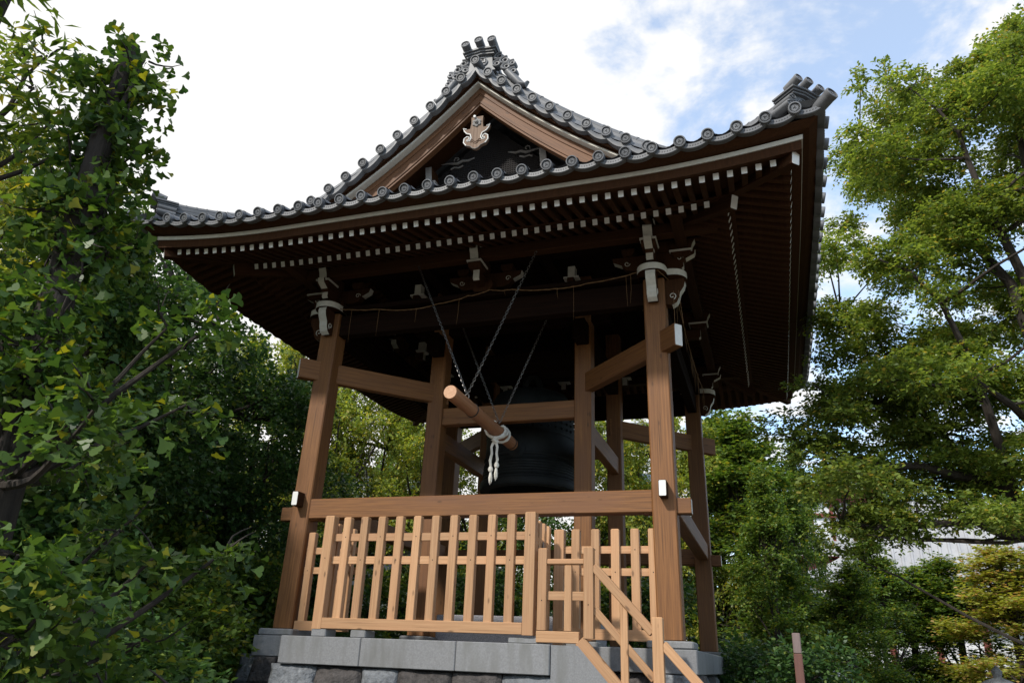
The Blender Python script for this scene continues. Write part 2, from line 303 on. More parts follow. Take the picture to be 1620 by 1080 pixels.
# ring of ties between the inner posts
for s in (-1, 1):
    beam('inner_tie', (-1.25, s * 1.265, 3.40), (1.25, s * 1.265, 3.40), .15, .29, 'timber', BT, c=.01)
    beam('inner_tie', (s * 1.275, -1.25, 3.07), (s * 1.275, 1.25, 3.07), .15, .30, 'timber', BT, c=.01)
    beam('upper_inner_beam', (-1.7, s * 1.262, 5.05), (1.7, s * 1.262, 5.05), .20, .36, 'timber_shaded', BT)
    beam('upper_inner_beam', (s * .98, -3.0, 5.45), (s * .98, 3.0, 5.45), .16, .18, 'timber_shaded', BT)
    beam('upper_inner_beam', (s * 1.262, -1.7, 4.62), (s * 1.262, 1.7, 4.62), .20, .34, 'timber_shaded', BT)
beam('bell_beam', (-1.3, 0, 4.72), (1.3, 0, 4.72), .34, .42, 'timber_shaded', BT)
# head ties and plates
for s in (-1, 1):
    beam('head_tie', (-2.62, s * 2.60, 4.60), (2.62, s * 2.60, 4.60), .17, .35, 'timber_shaded', BT)
    beam('head_tie', (s * 2.60, -2.62, 4.597), (s * 2.60, 2.62, 4.597), .17, .35, 'timber_shaded', BT)
    beam('head_plate', (-2.44, s * 2.60, 4.845), (2.44, s * 2.60, 4.845), .36, .085, 'timber_shaded', BT)
    beam('head_plate', (s * 2.60, -2.44, 4.842), (s * 2.60, 2.44, 4.842), .36, .085, 'timber_shaded', BT)
    beam('wall_purlin', (-3.3, s * 2.60, 5.52), (3.3, s * 2.60, 5.52), .17, .20, 'timber_shaded', BT)
    beam('wall_purlin', (s * 2.60, -3.3, 5.517), (s * 2.60, 3.3, 5.517), .17, .20, 'timber_shaded', BT)
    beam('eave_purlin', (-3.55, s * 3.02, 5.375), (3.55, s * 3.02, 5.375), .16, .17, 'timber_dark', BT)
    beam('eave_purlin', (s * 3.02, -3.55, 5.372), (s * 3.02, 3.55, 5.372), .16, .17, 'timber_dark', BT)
def ceiling():
    b = MB(); b.box((-2.7, -2.7, 5.80), (2.7, 2.7, 5.84), 'timber_shaded')
    for i in range(-8, 9): b.box((i * .3 - .025, -2.7, 5.765), (i * .3 + .025, 2.7, 5.80), 'timber_shaded')
    b.build('ceiling', BT)
ceiling()

# carved bracket work --------------------------------------------------------
def curl(c, r0, turns, a0, mat, b, mx, r=.008, sgn=1):
    pts = []
    for i in range(20):
        t = i / 19; a = a0 + sgn * turns * 2 * math.pi * t; rr = r0 * (1 - .75 * t)
        pts.append((c[0] + rr * math.cos(a), c[1] + rr * math.sin(a), 0))
    b.tube(pts, r, mat, 6, mx)
NOSE = [(0, 0), (.085, -.02), (.15, .02), (.185, .09), (.20, .17), (.255, .25), (.275, .33), (.26, .385), (0, .385)]
def nose_profile(b, mx, w, scale=1.0, side_curl=True):
    """elephant-nose beam end in the local (x out, y up) plane, white on its curved front"""
    P = [(x * scale, y * scale) for x, y in NOSE]
    b.extrude(P, -w / 2, w / 2, 'timber_dark', mx, 'offwhite', (1, 2, 3, 4, 5, 6))
    if side_curl:
        for sg in (-1, 1):
            curl((.09 * scale, .12 * scale), .055 * scale, 1.1, -1.2, 'offwhite', b, mx @ T(0, 0, sg * (w / 2 + .002)), .0065 * scale)
def out_frame(k, lat, out, z):
    """local x = outwards, y = up, z = along the wall, for wall k"""
    base = Matrix(((0, 0, 1, lat), (-1, 0, 0, -out), (0, 1, 0, z), (0, 0, 0, 1)))
    return ROT[k] @ base
def arm_block(b, mx, x, z0, w0, w1, h, mat='timber_dark', rim=True):
    """tapered bearing block, white rim"""
    P = [(-w0, 0), (w0, 0), (w1, h * .45), (w1, h), (-w1, h), (-w1, h * .45)]
    b.extrude(P, x - w1, x + w1, mat, mx)
def bracket(k, lat, corner):
    b = MB()
    # local frames: O: x outwards, y up, z along wall
    if corner:
        f = out_frame(k, lat, 2.76, 4.41); nose_profile(b, f, .135, 1.0)
        # rounded plate end, white rim
        pl = []; W_ = .21
        for i in range(13):
            a = -math.pi / 2 + math.pi * i / 12
            pl.append((.10 + .26 * math.cos(a) ** .8 if abs(a) < 1.57 else .10, W_ * math.sin(a)))
        pl = [(-.30, -W_)] + pl + [(-.30, W_)]
        mxp = ROT[k] @ Matrix(((0, 1, 0, lat), (-1, 0, 0, -2.70), (0, 0, 1, 4.80), (0, 0, 0, 1)))
        b.extrude(pl, 0, .095, 'timber_dark', mxp, 'offwhite', tuple(range(0, len(pl) - 1)))
    # bearing block
    mxw = ROT[k] @ Matrix(((1, 0, 0, lat), (0, 0, 1, -2.60), (0, 1, 0, 0), (0, 0, 0, 1)))       # x along wall, y up, z inwards
    b.extrude([(-.12, 4.893), (.12, 4.893), (.17, 4.97), (.17, 5.06), (-.17, 5.06), (-.17, 4.97)], -.17, .17, 'timber_dark', mxw)
    # arm along the wall, curled white ends
    A = .60
    P = [(-A, 5.24), (-A + .02, 5.17), (-A + .14, 5.11), (-A + .20, 5.03), (-.3, 5.00), (.3, 5.00), (A - .20, 5.03), (A - .14, 5.11), (A - .02, 5.17), (A, 5.24)]
    b.extrude(P, -.055, .055, 'timber_dark', mxw, 'offwhite', (0, 1, 7, 8))
    for sg in (-1, 1):
        curl((sg * (A - .22), 5.13), .045, 1.1, 0, 'offwhite', b, mxw @ T(0, 0, -.058), .006, sg)
        b.extrude([(sg * .36 - .06, 5.245), (sg * .36 + .06, 5.245), (sg * .36 + .095, 5.30), (sg * .36 + .095, 5.36), (sg * .36 - .095, 5.36), (sg * .36 - .095, 5.30)], -.09, .09, 'timber_dark', mxw)
    # arm outwards: square white end, block with pale rim, upper carved nose under the eave purlin
    f = out_frame(k, lat, 2.60, 0)
    b.extrude([(-.1, 4.965), (.40, 4.965), (.425, 4.99), (.425, 5.13), (-.1, 5.13)], -.05, .05, 'timber_dark', f, 'offwhite', (1, 2))
    b.extrude([(.30, 5.133), (.50, 5.133), (.54, 5.19), (.54, 5.215), (.26, 5.215), (.26, 5.19)], -.10, .10, 'timber_dark', f)
    b.box((.24, 5.216, -.115), (.56, 5.242, .115), 'offwhite', f)
    b.extrude([(.0, 5.245), (.50, 5.245), (.545, 5.27), (.565, 5.34), (.60, 5.40), (.60, 5.475), (.0, 5.475)], -.065, .065, 'timber_dark', f, 'offwhite', (1, 2, 3, 4))
    b.box((.30, 5.478, -.10), (.61, 5.50, .10), 'offwhite', f)
    b.build('bracket', BT, smooth=False)
for k in range(4):
    for lat in (-2.60, 0, 2.60): bracket(k, lat, lat != 0)
# small arms inside the inner frame, pale blocks in the dark
def inner_bracket(k, lat):
    b = MB()
    f = out_frame(k, lat, -2.38, 0)   # facing inwards of the opposite wall
    b.box((-.02, 5.02, -.05), (.16, 5.16, .05), 'timber_dark', f)
    b.box((.161, 5.02, -.05), (.165, 5.16, .05), 'offwhite', f)
    b.box((.02, 5.17, -.12), (.20, 5.20, .12), 'offwhite', f)
    b.box((.04, 5.20, -.055), (.17, 5.38, .055), 'offwhite', f)
    b.build('inner_bracket', BT)
for k in range(4):
    for lat in (-1.3, 0, 1.3): inner_bracket(k, lat)

# ------------------------------------------------------------------ eaves
def lift(t): return .05 * max(0.0, abs(t) - 2.4) ** 2
EF = .65
NB = 53; PB = .1645
cnt = 0
rest = MB()
def add_rafter(k, p0, p1, w, h, mat, front, endmat):
    mw = ROT[k] @ beam_mw(p0, p1)
    L = (Vector(p1) - Vector(p0)).length
    L = round(L, 2)
    if front: link('rafter', beam_mesh(w, h, L, mat, None, endmat, .003), RF, mw)
    else:
        me = beam_mesh(w, h, L, mat, None, endmat, .003)
        vs = [v.co[:] for v in me.vertices]
        for i, m_ in enumerate(me.materials):
            rest.add(vs, [tuple(p.vertices) for p in me.polygons if p.material_index == i], m_, mw)
# framing that carries the roof
RFm = MB()
def sweep(b, k, sec, mat, T_ex=0.0, lf=EF, n=60, edge_mats=None, closed=True, smax=None):
    """sweep a section [(d out, z)] along eave k, mitred at the corners and lifted"""
    rows = []
    for i in range(n + 1):
        s = -1 + 2 * i / n; s = math.copysign(abs(s) ** .8, s)
        rows.append([ROT[k] @ Vector((s * d, -d, z + lf * lift(s * d))) for d, z in sec])
    b.grid(rows, mat, None, closed)
for k in range(4):
    # boards above the rafters
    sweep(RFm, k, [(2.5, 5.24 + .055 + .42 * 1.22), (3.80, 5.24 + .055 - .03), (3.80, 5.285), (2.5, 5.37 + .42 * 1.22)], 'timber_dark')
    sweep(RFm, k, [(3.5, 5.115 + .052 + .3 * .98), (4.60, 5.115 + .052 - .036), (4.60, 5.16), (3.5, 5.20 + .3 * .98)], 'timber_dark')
    # kioi on the base rafters
    sweep(RFm, k, [(3.60, 5.31), (3.70, 5.288), (3.70, 5.345), (3.60, 5.36)], 'timber_dark')
link_rf = RFm.build('roof_framing', BT)
RF = link_rf
for k in range(4):
    for i in range(NB):
        t = (i - (NB - 1) / 2) * PB
        if abs(t) < 4.36:
            d0 = max(3.35, abs(t) + .05)
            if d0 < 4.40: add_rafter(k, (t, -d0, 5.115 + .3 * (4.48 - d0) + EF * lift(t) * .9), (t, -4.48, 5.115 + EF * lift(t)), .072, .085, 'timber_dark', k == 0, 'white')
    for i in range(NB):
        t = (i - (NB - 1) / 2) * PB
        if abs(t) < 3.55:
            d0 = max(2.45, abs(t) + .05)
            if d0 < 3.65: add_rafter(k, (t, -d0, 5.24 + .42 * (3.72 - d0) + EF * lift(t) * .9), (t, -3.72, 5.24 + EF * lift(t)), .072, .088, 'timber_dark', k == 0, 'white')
o = rest.build('rafters', RF); o['kind'] = 'stuff'; o['label'] = 'white tipped rafters under the side and rear eaves'
# hip rafters in two tiers
for sx in (-1, 1):
    for sy in (-1, 1):
        beam('hip_rafter', (sx * 2.5, sy * 2.5, 5.70), (sx * 3.80, sy * 3.80, 5.205), .115, .19, 'timber_dark', BT, e1='white')
        beam('hip_rafter', (sx * 3.3, sy * 3.3, 5.52), (sx * 4.53, sy * 4.53, 5.25), .125, .22, 'timber_dark', BT, e1='white')
# eave boards with the white strip
for k in range(4):
    b = MB()
    sweep(b, k, [(4.50, 5.165), (4.60, 5.15), (4.605, 5.25), (4.50, 5.26)], 'timber_dark')
    sweep(b, k, [(4.50, 5.262), (4.622, 5.250), (4.626, 5.308), (4.50, 5.32)], 'offwhite')
    sweep(b, k, [(4.50, 5.322), (4.70, 5.311), (4.79, 5.355), (4.795, 5.375), (4.50, 5.42)], 'timber_dark', lf=.72)
    b.build('eave_board', BT)

# ------------------------------------------------------------------ roof tiles
def S(d): return 8.56 - d + .075 * d * d         # line of the tile discs
def surf(d, t): return S(d) - .06 + lift(t) * (min(d, 4.87) / 4.87) ** 1.6
PT = .325
def corr(t):
    """tile section across the slope: round cover tile on each line of discs, shallow pan between"""
    u = (t / PT) - round(t / PT); x = abs(u) * PT
    if x < .078: return math.sqrt(max(0, .078 ** 2 - x * x)) * .95
    v = (x - .078) / (PT / 2 - .078); return -.035 * math.sin(v * math.pi / 2)
def roof_surface():
    b = MB()
    offs = [-.1625, -.12, -.0785, -.077, -.06, -.03, 0, .03, .06, .077, .0785, .12]
    ts = []
    for i in range(-15, 16): ts += [i * PT + o for o in offs]
    for k in range(4):
        gable_face = k in (0, 2)
        d_in = 2.75 if gable_face else 0.0
        ds = []
        d = 4.86
        while d > d_in + .26: ds += [d, d - .235]; d -= .24
        ds.append(d_in)
        rows = []
        for j, d in enumerate(ds):
            step = .014 if j % 2 == 0 else 0.0
            row = []
            for t in ts:
                lim = d if gable_face else max(d, 3.60) if d < 3.60 else d
                tt = max(-lim, min(lim, t))
                row.append(ROT[k] @ Vector((tt, -d, surf(d, tt) + (corr(t) + step if abs(t) <= lim else 0))))
            rows.append(row)
        b.grid(rows, 'tile')
    # underside boards of the verge
    for s in (-1, 1):
        for e in (-1, 1):
            rows = []
            for i in range(25):
                x = 3.6 * i / 24
                rows.append([Vector((s * x, e * y, S(x) - .20)) for y in (2.6, 3.50)])
            b.grid(rows, 'timber_dark')
    return b.build('roof', BT, smooth=True)
ROOF = roof_surface()
def comma(b, R, mx, mat):
    for q in range(3):
        L_, Rr = [], []
        n = 10
        for i in range(n + 1):
            s = i / n; a = q * 2 * math.pi / 3 + s * 3.4; r = R * (.20 + .36 * s ** .8); w = R * .15 * (1 - s) ** .6 + .004 * R
            L_.append(((r + w) * math.cos(a), (r + w) * math.sin(a))); Rr.append(((max(r - w, 0)) * math.cos(a), max(r - w, 0) * math.sin(a)))
        vs = [(x, y, .004) for x, y in L_] + [(x, y, .004) for x, y in Rr] + [(x, y, -.002) for x, y in L_] + [(x, y, -.002) for x, y in Rr]
        m = n + 1
        fs = [(i, i + 1, m + i + 1, m + i) for i in range(n)] + [(i, i + 1, 2 * m + i + 1, 2 * m + i) for i in range(n)] + [(m + i, m + i + 1, 3 * m + i + 1, 3 * m + i) for i in range(n)]
        fs += [(0, m, 3 * m, 2 * m)]
        b.add(vs, fs, mat, mx)
def disc_mesh(R, blen, name):
    """end tile: disc facing local +Z with a rim, bead ring and three-comma relief; round barrel behind"""
    b = MB(); d = R * .16
    b.lathe([(R * .96, -blen), (R * .96, -.05), (R * .98, -.03), (R, -.025), (R, .010), (R * .93, .016), (R * .80, .016), (R * .79, .006)], 'tile', 28)
    b.lathe([(R * .79, .006), (R * .77, .0), (0.0001, .0)], 'tile_dark', 28)
    for i in range(16):
        a = 2 * math.pi * i / 16; b.lathe([(.07 * R, 0), (.06 * R, .05 * R), (.0001, .07 * R)], 'tile', 6, T(R * .67 * math.cos(a), R * .67 * math.sin(a), 0))
    comma(b, R * .98, None, 'tile')
    return b.mesh(name, True)
DISC = disc_mesh(.073, .30, 'eave_tile'); VDISC = disc_mesh(.080, .55, 'verge_tile'); CDISC = disc_mesh(.080, .27, 'crown_tile')
def face_out(k, x, y, z, tilt=0.0):
    base = Matrix(((1, 0, 0, x), (0, 0, -1, y), (0, 1, 0, z), (0, 0, 0, 1)))   # local Z -> -Y
    return ROT[k] @ base @ Matrix.Rotation(tilt, 4, 'X')
edge = MB(); jit = random.Random(2)
for k in range(4):
    P = []
    for i in range(-14, 15):
        t = i * PT; P.append((t, 5.405 + lift(t)))
        mw = face_out(k, t + jit.uniform(-.005, .005), -4.915 + jit.uniform(-.006, .006), 5.400 + lift(t) + jit.uniform(-.004, .004), .26 + jit.uniform(-.04, .04)) @ RZ(jit.uniform(0, 6.28))
        if k in (0, 1) : link('eave_tile', DISC, ROOF, mw)
        else:
            vs = [v.co[:] for v in DISC.vertices]; edge.add(vs, [tuple(p.vertices) for p in DISC.polygons], 'tile', mw)
    P = [(-4.90, 5.405 + lift(4.9))] + P + [(4.90, 5.405 + lift(4.9))]
    lipb = MB()
    for (t0, z0), (t1, z1) in zip(P, P[1:]):
        rows = []
        for j in range(11):
            s = j / 10; t = t0 + (t1 - t0) * s; z = z0 + (z1 - z0) * s - .012 - .050 * 4 * s * (1 - s)
            rows.append([ROT[k] @ Vector(q) for q in ((t, -4.60, z + .02), (t, -4.872, z + .012), (t, -4.878, z + .006), (t, -4.878, z - .052), (t, -4.866, z - .060), (t, -4.79, z - .045))])
        lipb.grid(rows, 'tile')
        # scroll relief on the lip face
        for c in range(8):
            s = .17 + .094 * c; t = t0 + (t1 - t0) * s; z = z0 + (z1 - z0) * s - .012 - .050 * 4 * s * (1 - s) - .023
            pts = [(t + .011 * (1 - .12 * q) * math.cos(q * .8), -4.880, z + .013 * (1 - .12 * q) * math.sin(q * .8)) for q in range(8)]
            lipb.tube([ROT[k] @ Vector(p) for p in pts], .0026, 'tile', 4)
    lipb.build('eave_pan_tiles', ROOF, smooth=True)
o = edge.build('eave_tiles', ROOF, smooth=True); o['kind'] = 'stuff'; o['label'] = 'round end tiles of the rear and left eaves'
# verge tiles on both gables
VX = [.235, .47, .73, .995, 1.27, 1.55, 1.84, 2.125, 2.41, 2.70, 2.99, 3.28]
for e, k in ((1, 0), (-1, 2)):
    lip = MB(); vb = MB()
    for s in (-1, 1):
        xs = [0.0] + VX
        for i, x in enumerate(VX):
            mw = face_out(k, s * x + jit.uniform(-.005, .005), -3.65 + jit.uniform(-.006, .006), S(x) + .01 + jit.uniform(-.004, .004), .16 + jit.uniform(-.04, .04)) @ RZ(jit.uniform(0, 6.28))
            if k == 0: link('verge_tile', VDISC, ROOF, mw)
            else: vb.add([v.co[:] for v in VDISC.vertices], [tuple(p.vertices) for p in VDISC.polygons], 'tile', mw)
        for x0, x1 in zip(xs, xs[1:]):
            rows = []
            for j in range(11):
                q = j / 10; x = x0 + (x1 - x0) * q; z = S(x) + .0 - .02 - .060 * 4 * q * (1 - q)
                rows.append([ROT[k] @ Vector(p) for p in ((s * x, -2.9, z + .02), (s * x, -3.61, z + .01), (s * x, -3.615, z), (s * x, -3.615, z - .075), (s * x, -3.60, z - .085), (s * x, -3.35, z - .08))])
            lip.grid(rows, 'tile')
    mw = face_out(k, 0, -3.66, 8.635, .16)
    if k == 0: link('verge_tile', VDISC, ROOF, mw)
    else: vb.add([v.co[:] for v in VDISC.vertices], [tuple(p.vertices) for p in VDISC.polygons], 'tile', mw)
    lip.build('verge_pan_tiles', ROOF, smooth=True)
    if vb.v: o = vb.build('verge_tiles', ROOF, smooth=True); o['kind'] = 'stuff'; o['label'] = 'round end tiles of the rear gable'
# bargeboards, pale strip, pendant, gable wall
for e, k in ((1, 0), (-1, 2)):
    for s in (-1, 1):
        b = MB(); n = 26; rows = []
        st = MB(); rs = []; rs2 = []
        for i in range(n + 1):
            x = 3.42 * i / n; zt = S(x) - .245; zb = S(x) - .575 - .05 * (x / 3.4)
            X = s * (x + (0.0012 if i == 0 else 0))
            rows.append([ROT[k] @ Vector(p) for p in ((X, -3.22, zt), (X, -3.36, zt), (X, -3.36, zt - .11), (X, -3.345, zt - .118), (X, -3.345, zb + .05), (X, -3.33, zb + .045), (X, -3.33, zb), (X, -3.22, zb))])
            rs.append([ROT[k] @ Vector(p) for p in ((X, -3.20, zt + .075), (X, -3.46, zt + .065), (X, -3.475, zt + .06), (X, -3.475, zt + .012), (X, -3.455, zt + .006), (X, -3.20, zt + .006))])
            rs2.append([ROT[k] @ Vector(p) for p in ((X, -3.20, zt + .13), (X, -3.52, zt + .13), (X, -3.52, zt + .077), (X, -3.20, zt + .08))])
        b.grid(rows, 'timber_slope_right' if s > 0 else 'timber_slope_left', None, True); b.build('bargeboard', ROOF)
        st.grid(rs, 'stone' if False else 'offwhite', None, True); st.grid(rs2, 'timber_dark', None, True); st.build('verge_strip', ROOF)
    gw = MB(); pts = [(x, S(abs(x)) - .5) for x in np.linspace(-3.3, 3.3, 41)] + [(3.3, 5.95), (-3.3, 5.95)]
    mx = ROT[k] @ Matrix(((1, 0, 0, 0), (0, 0, 1, -2.66), (0, 1, 0, 0), (0, 0, 0, 1)))
    gw.extrude(pts, 0, .06, 'lattice', mx)
    for i in range(-60, 61):
        x = i * .04; h = S(abs(x)) - .55
        if h > 6.3: gw.box((x - .006, 6.2, -.012), (x + .006, h, .001), 'lattice', mx)
    for j in range(50):
        z = 6.25 + j * .04; xm = 0
        while xm < 3 and S(xm + .05) - .55 > z: xm += .05
        if xm > .05: gw.box((-xm, z - .006, -.016), (xm, z + .006, -.011), 'lattice', mx)
    gw.build('gable_wall', ROOF)
    gb = MB()
    gb.box((-2.4, -2.93, 6.42), (2.4, -2.70, 6.66), 'timber_dark', ROT[k] if k else None)
    gb.build('gable_beam', ROOF)
    for s in (-1, 1):
        q = MB(); f = ROT[k] @ Matrix(((1, 0, 0, s * .98), (0, 0, 1, -3.0), (0, 1, 0, 6.92), (0, 0, 0, 1)))
        q.extrude([(-.03, 0), (.075, 0), (.05, .27), (-.06, .27)], 0, .28, 'timber_dark', f, cap_mat='carved')
        q.extrude([(-.03, -.06), (.14, -.06), (.14, -.01), (-.03, -.01)], .0, .28, 'carved', f)
        q.build('purlin_nose', ROOF)
        c = MB(); f2 = ROT[k] @ Matrix(((s, 0, 0, 0), (0, 0, 1, -2.69), (0, 1, 0, 0), (0, 0, 0, 1)))
        a = [(.30, 7.47), (.42, 7.435), (.52, 7.45), (.60, 7.41), (.68, 7.42), (.78, 7.44), (.90, 7.44)]
        c.tube([(x, z, 0) for x, z in a], [.012, .02, .024, .026, .022, .014, .008], 'carved', 6, f2)
        sp = [(.62 + .06 * (1 - .1 * i) * math.cos(.7 * i - .6), 7.49 + .06 * (1 - .1 * i) * math.sin(.7 * i - .6), 0) for i in range(9)]
        c.tube(sp, .011, 'carved', 6, f2)
        c.tube([(.50, 7.35, 0), (.58, 7.32, 0), (.66, 7.34, 0), (.72, 7.31, 0)], .016, 'carved', 6, f2)
        c.build('cloud_carving', ROOF)
    # pendant: carved board with white edged scrolls and a flower boss
    g = MB(); f = ROT[k] @ Matrix(((1, 0, 0, 0), (0, 0, -1, -3.34), (0, 1, 0, 7.08), (0, 0, 0, 1)))
    half = [(0, 0), (.05, .02), (.085, .06), (.16, .085), (.205, .15), (.20, .22), (.155, .255), (.115, .235), (.115, .20), (.15, .19), (.15, .165), (.10, .165), (.08, .22), (.10, .29), (.165, .32), (.205, .37), (.225, .43), (.17, .40), (.11, .40), (.095, .50), (.10, .62)]
    prof = [(x, y) for x, y in half] + [(-x, y) for x, y in reversed(half[1:])]
    g.extrude(prof, 0, .06, 'pendant', f)
    for s in (-1, 1):
        g.tube([(s * x, y, .062) for x, y in half[3:18]], .010, 'white', 6, f)
        g.tube([(s * x, y, .062) for x, y in half[0:4]], .006, 'carved', 6, f)
        for off in (0.0, .035): g.tube([(0, .10 + off, .063), (s * .03, .11 + off, .063), (s * .05, .14 + off, .063), (s * .09, .14 + off, .063)], .005, 'timber_dark', 4, f)
    for q in range(6):
        a = q * math.pi / 3 + .5; g.lathe([(.033, 0), (.028, .02), (.0001, .026)], 'carved', 10, f @ T(.05 * math.cos(a), .50 + .05 * math.sin(a), .058))
    g.lathe([(.03, 0), (.03, .04), (.018, .055), (.0001, .058)], 'carved', 12, f @ T(0, .50, .06))
    g.lathe([(.022, 0), (.022, .05), (.0001, .055)], 'white', 12, f @ T(-.03, .60, .058))
    g.build('gable_pendant', ROOF, smooth=True)

# ridges ----------------------------------------------------------------------
def ridge(name, pts, w, h, layers, parent):
    """stack of thin ridge tiles along pts, round tile on top"""
    b = MB(); pts = [Vector(p) for p in pts]
    for j in range(layers):
        ww = w * (1 - .10 * j / layers) / 2 + (.012 if j % 2 == 0 else 0); z0 = h * j / layers; z1 = h * (j + .82) / layers
        rows = []
        for i, p in enumerate(pts):
            t = (pts[min(i + 1, len(pts) - 1)] - pts[max(i - 1, 0)]); t.z = 0; t.normalize(); n = Vector((-t.y, t.x, 0))
            rows.append([p + n * ww + Vector((0, 0, z0)), p + n * (ww - .006) + Vector((0, 0, z1)), p - n * (ww - .006) + Vector((0, 0, z1)), p - n * ww + Vector((0, 0, z0))])
        b.grid(rows, 'tile', None, True)
        rows = [[r[0] * .5 + r[3] * .5 + (r[0] - r[3]) * .44 + Vector((0, 0, h / layers * .7)), r[0] * .5 + r[3] * .5 + (r[0] - r[3]) * .44 + Vector((0, 0, h / layers * 1.02)), r[0] * .5 + r[3] * .5 - (r[0] - r[3]) * .44 + Vector((0, 0, h / layers * 1.02)), r[0] * .5 + r[3] * .5 - (r[0] - r[3]) * .44 + Vector((0, 0, h / layers * .7))] for r in rows]
        b.grid(rows, 'tile_dark', None, True)
    for i in range(len(pts) - 1):      # separate round cover tiles
        a, c = pts[i] + Vector((0, 0, h)), pts[i + 1] + Vector((0, 0, h)); d = c - a
        b.tube([a, a + d * .9, a + d * .9, c], [.085, .085, .092, .092], 'tile', 12)
    return b.build(name, parent, smooth=True)
ridge('main_ridge', [(0, y, 8.50) for y in np.linspace(-3.2, 3.2, 22)], .40, .50, 5, ROOF)
for s in (-1, 1):
    for e in (-1, 1):
        ridge('descending_ridge', [(s * x, e * 3.22, S(x) - .02) for x in np.linspace(.25, 3.25, 13)], .24, .30, 4, ROOF)
HIPZ = lambda d: S(d) - .02 + lift(d) * (d / 4.87) ** 1.6
for sx in (-1, 1):
    for sy in (-1, 1):
        ridge('hip_ridge', [(sx * d, sy * d, HIPZ(d)) for d in np.linspace(4.52, 3.0, 15)], .26, .26, 4, ROOF)
def ridge_end(parent, mw, sc, scrolls):
    """demon-tile block, local -Y outwards: pillar, stepped cap, three round tiles, crest with the temple's fylfot, side scrolls"""
    b = MB(); w = .21 * sc; hz = .76
    mw0 = mw; mw = mw @ Matrix.Diagonal((1, 1, hz, 1))
    b.extrude([(-w * 1.25, 0), (w * 1.25, 0), (w, .10 * sc), (w * .92, .40 * sc), (0, .45 * sc), (-w * .92, .40 * sc), (-w, .10 * sc)], -.13 * sc, .16 * sc, 'tile', mw @ Matrix(((1, 0, 0, 0), (0, 0, 1, 0), (0, 1, 0, 0), (0, 0, 0, 1))))
    for j, (e, z) in enumerate(((.03, .40), (.055, .445), (.085, .49))):
        zz = z * sc; ww = w + e * sc
        b.extrude([(-ww, zz), (0, zz + .045 * sc), (ww, zz), (ww, zz + .04 * sc), (0, zz + .088 * sc), (-ww, zz + .04 * sc)], -(.15 + e) * sc, .20 * sc, 'tile', mw @ Matrix(((1, 0, 0, 0), (0, 0, 1, 0), (0, 1, 0, 0), (0, 0, 0, 1))))
    o = b.build('ridge_end_tile', parent)
    for x, z, in ((-.23, .60), (0, .655), (.23, .60)):
        f = mw @ T(x * sc, -.30 * sc, (z + .05) * sc) @ Matrix.Diagonal((1, 1, 1 / hz, 1)) @ Matrix(((1, 0, 0, 0), (0, 0, -1, 0), (0, 1, 0, 0), (0, 0, 0, 1))) @ Matrix.Rotation(-.22, 4, 'X') @ Matrix.Scale(sc * .95, 4)
        link('crown_tile', CDISC, o, f)
    c = MB(); f = mw @ T(0, -.132 * sc, .25 * sc) @ Matrix(((1, 0, 0, 0), (0, 0, -1, 0), (0, 1, 0, 0), (0, 0, 0, 1)))
    r = .125 * sc
    c.lathe([(r, -.01), (r, .018 * sc), (r * .86, .022 * sc), (r * .84, .004)], 'tile', 28, f); c.lathe([(r * .84, .004), (.0001, .004)], 'tile_dark', 28, f)
    a, t = r * .56, r * .10
    def bar(x0, y0, x1, y1): c.box((min(x0, x1) - t, min(y0, y1) - t, 0), (max(x0, x1) + t, max(y0, y1) + t, .016 * sc), 'tile', f)
    bar(0, -a, 0, a); bar(-a, 0, -t * 1.01, 0); bar(t * 1.01, 0, a, 0)
    for s in (1, -1):                       # arms turn to the left, as on temple crests
        bar(0 - s * (t * 1.01), s * a, -s * a, s * a) if False else None
    c.box((-a - t, a - t, 0), (-t * 1.01, a + t, .0155 * sc), 'tile', f); c.box((t * 1.01, -a - t, 0), (a + t, -a + t, .0155 * sc), 'tile', f)
    c.box((-a - t, -a - t, 0), (-a + t, -t * 1.01, .0155 * sc), 'tile', f); c.box((a - t, t * 1.01, 0), (a + t, a + t, .0155 * sc), 'tile', f)
    c.build('crest', o)
    for s in (-1, 1):
        q = MB()
        def spiral(cx, cz, r0, y, th, turns=1.5, a0=0, sg=1):
            n = 26; pts = [(cx + sg * r0 * (1 - .8 * i / n) * math.cos(a0 + turns * 2 * math.pi * i / n), y, cz + r0 * (1 - .8 * i / n) * math.sin(a0 + turns * 2 * math.pi * i / n)) for i in range(n + 1)]
            q.tube(pts, [th * (1.1 - .5 * i / n) for i in range(n + 1)], 'tile', 8, mw)
            q.tube([(cx, y + .02, cz), (cx, y + .10, cz)], r0 * .9, 'tile', 14, mw)
        if scrolls:
            for cx, cz, r0 in ((.31, .36, .095), (.27, .17, .085), (.41, .22, .10), (.44, .04, .09), (.54, .10, .075), (.56, -.12, .085)):
                spiral(s * cx * sc, cz * sc, r0 * sc, -.10 * sc, .030 * sc, 1.5, 1.2, s)
            q.tube([(s * .46 * sc, -.06 * sc, -.06 * sc), (s * .58 * sc, -.06 * sc, -.28 * sc), (s * .68 * sc, -.06 * sc, -.46 * sc), (s * .77 * sc, -.06 * sc, -.52 * sc), (s * .81 * sc, -.06 * sc, -.44 * sc)], [.07 * sc, .075 * sc, .07 * sc, .055 * sc, .03 * sc], 'tile', 10, mw)
        else:
            for cz, r0, x in ((.30, .075, .24), (.13, .085, .29)):
                q.tube([(s * x * sc, -.16 * sc, cz * sc), (s * x * sc, .18 * sc, cz * sc)], r0 * sc, 'tile', 14, mw)
                spiral(s * x * sc, cz * sc, r0 * .75 * sc, -.165 * sc, .016 * sc, 1.3, 0, s)
        q.build('side_scroll', o, smooth=True)
for k in (0, 2): ridge_end(ROOF, ROT[k] @ T(0, -3.28, 8.60), 1.0, True)
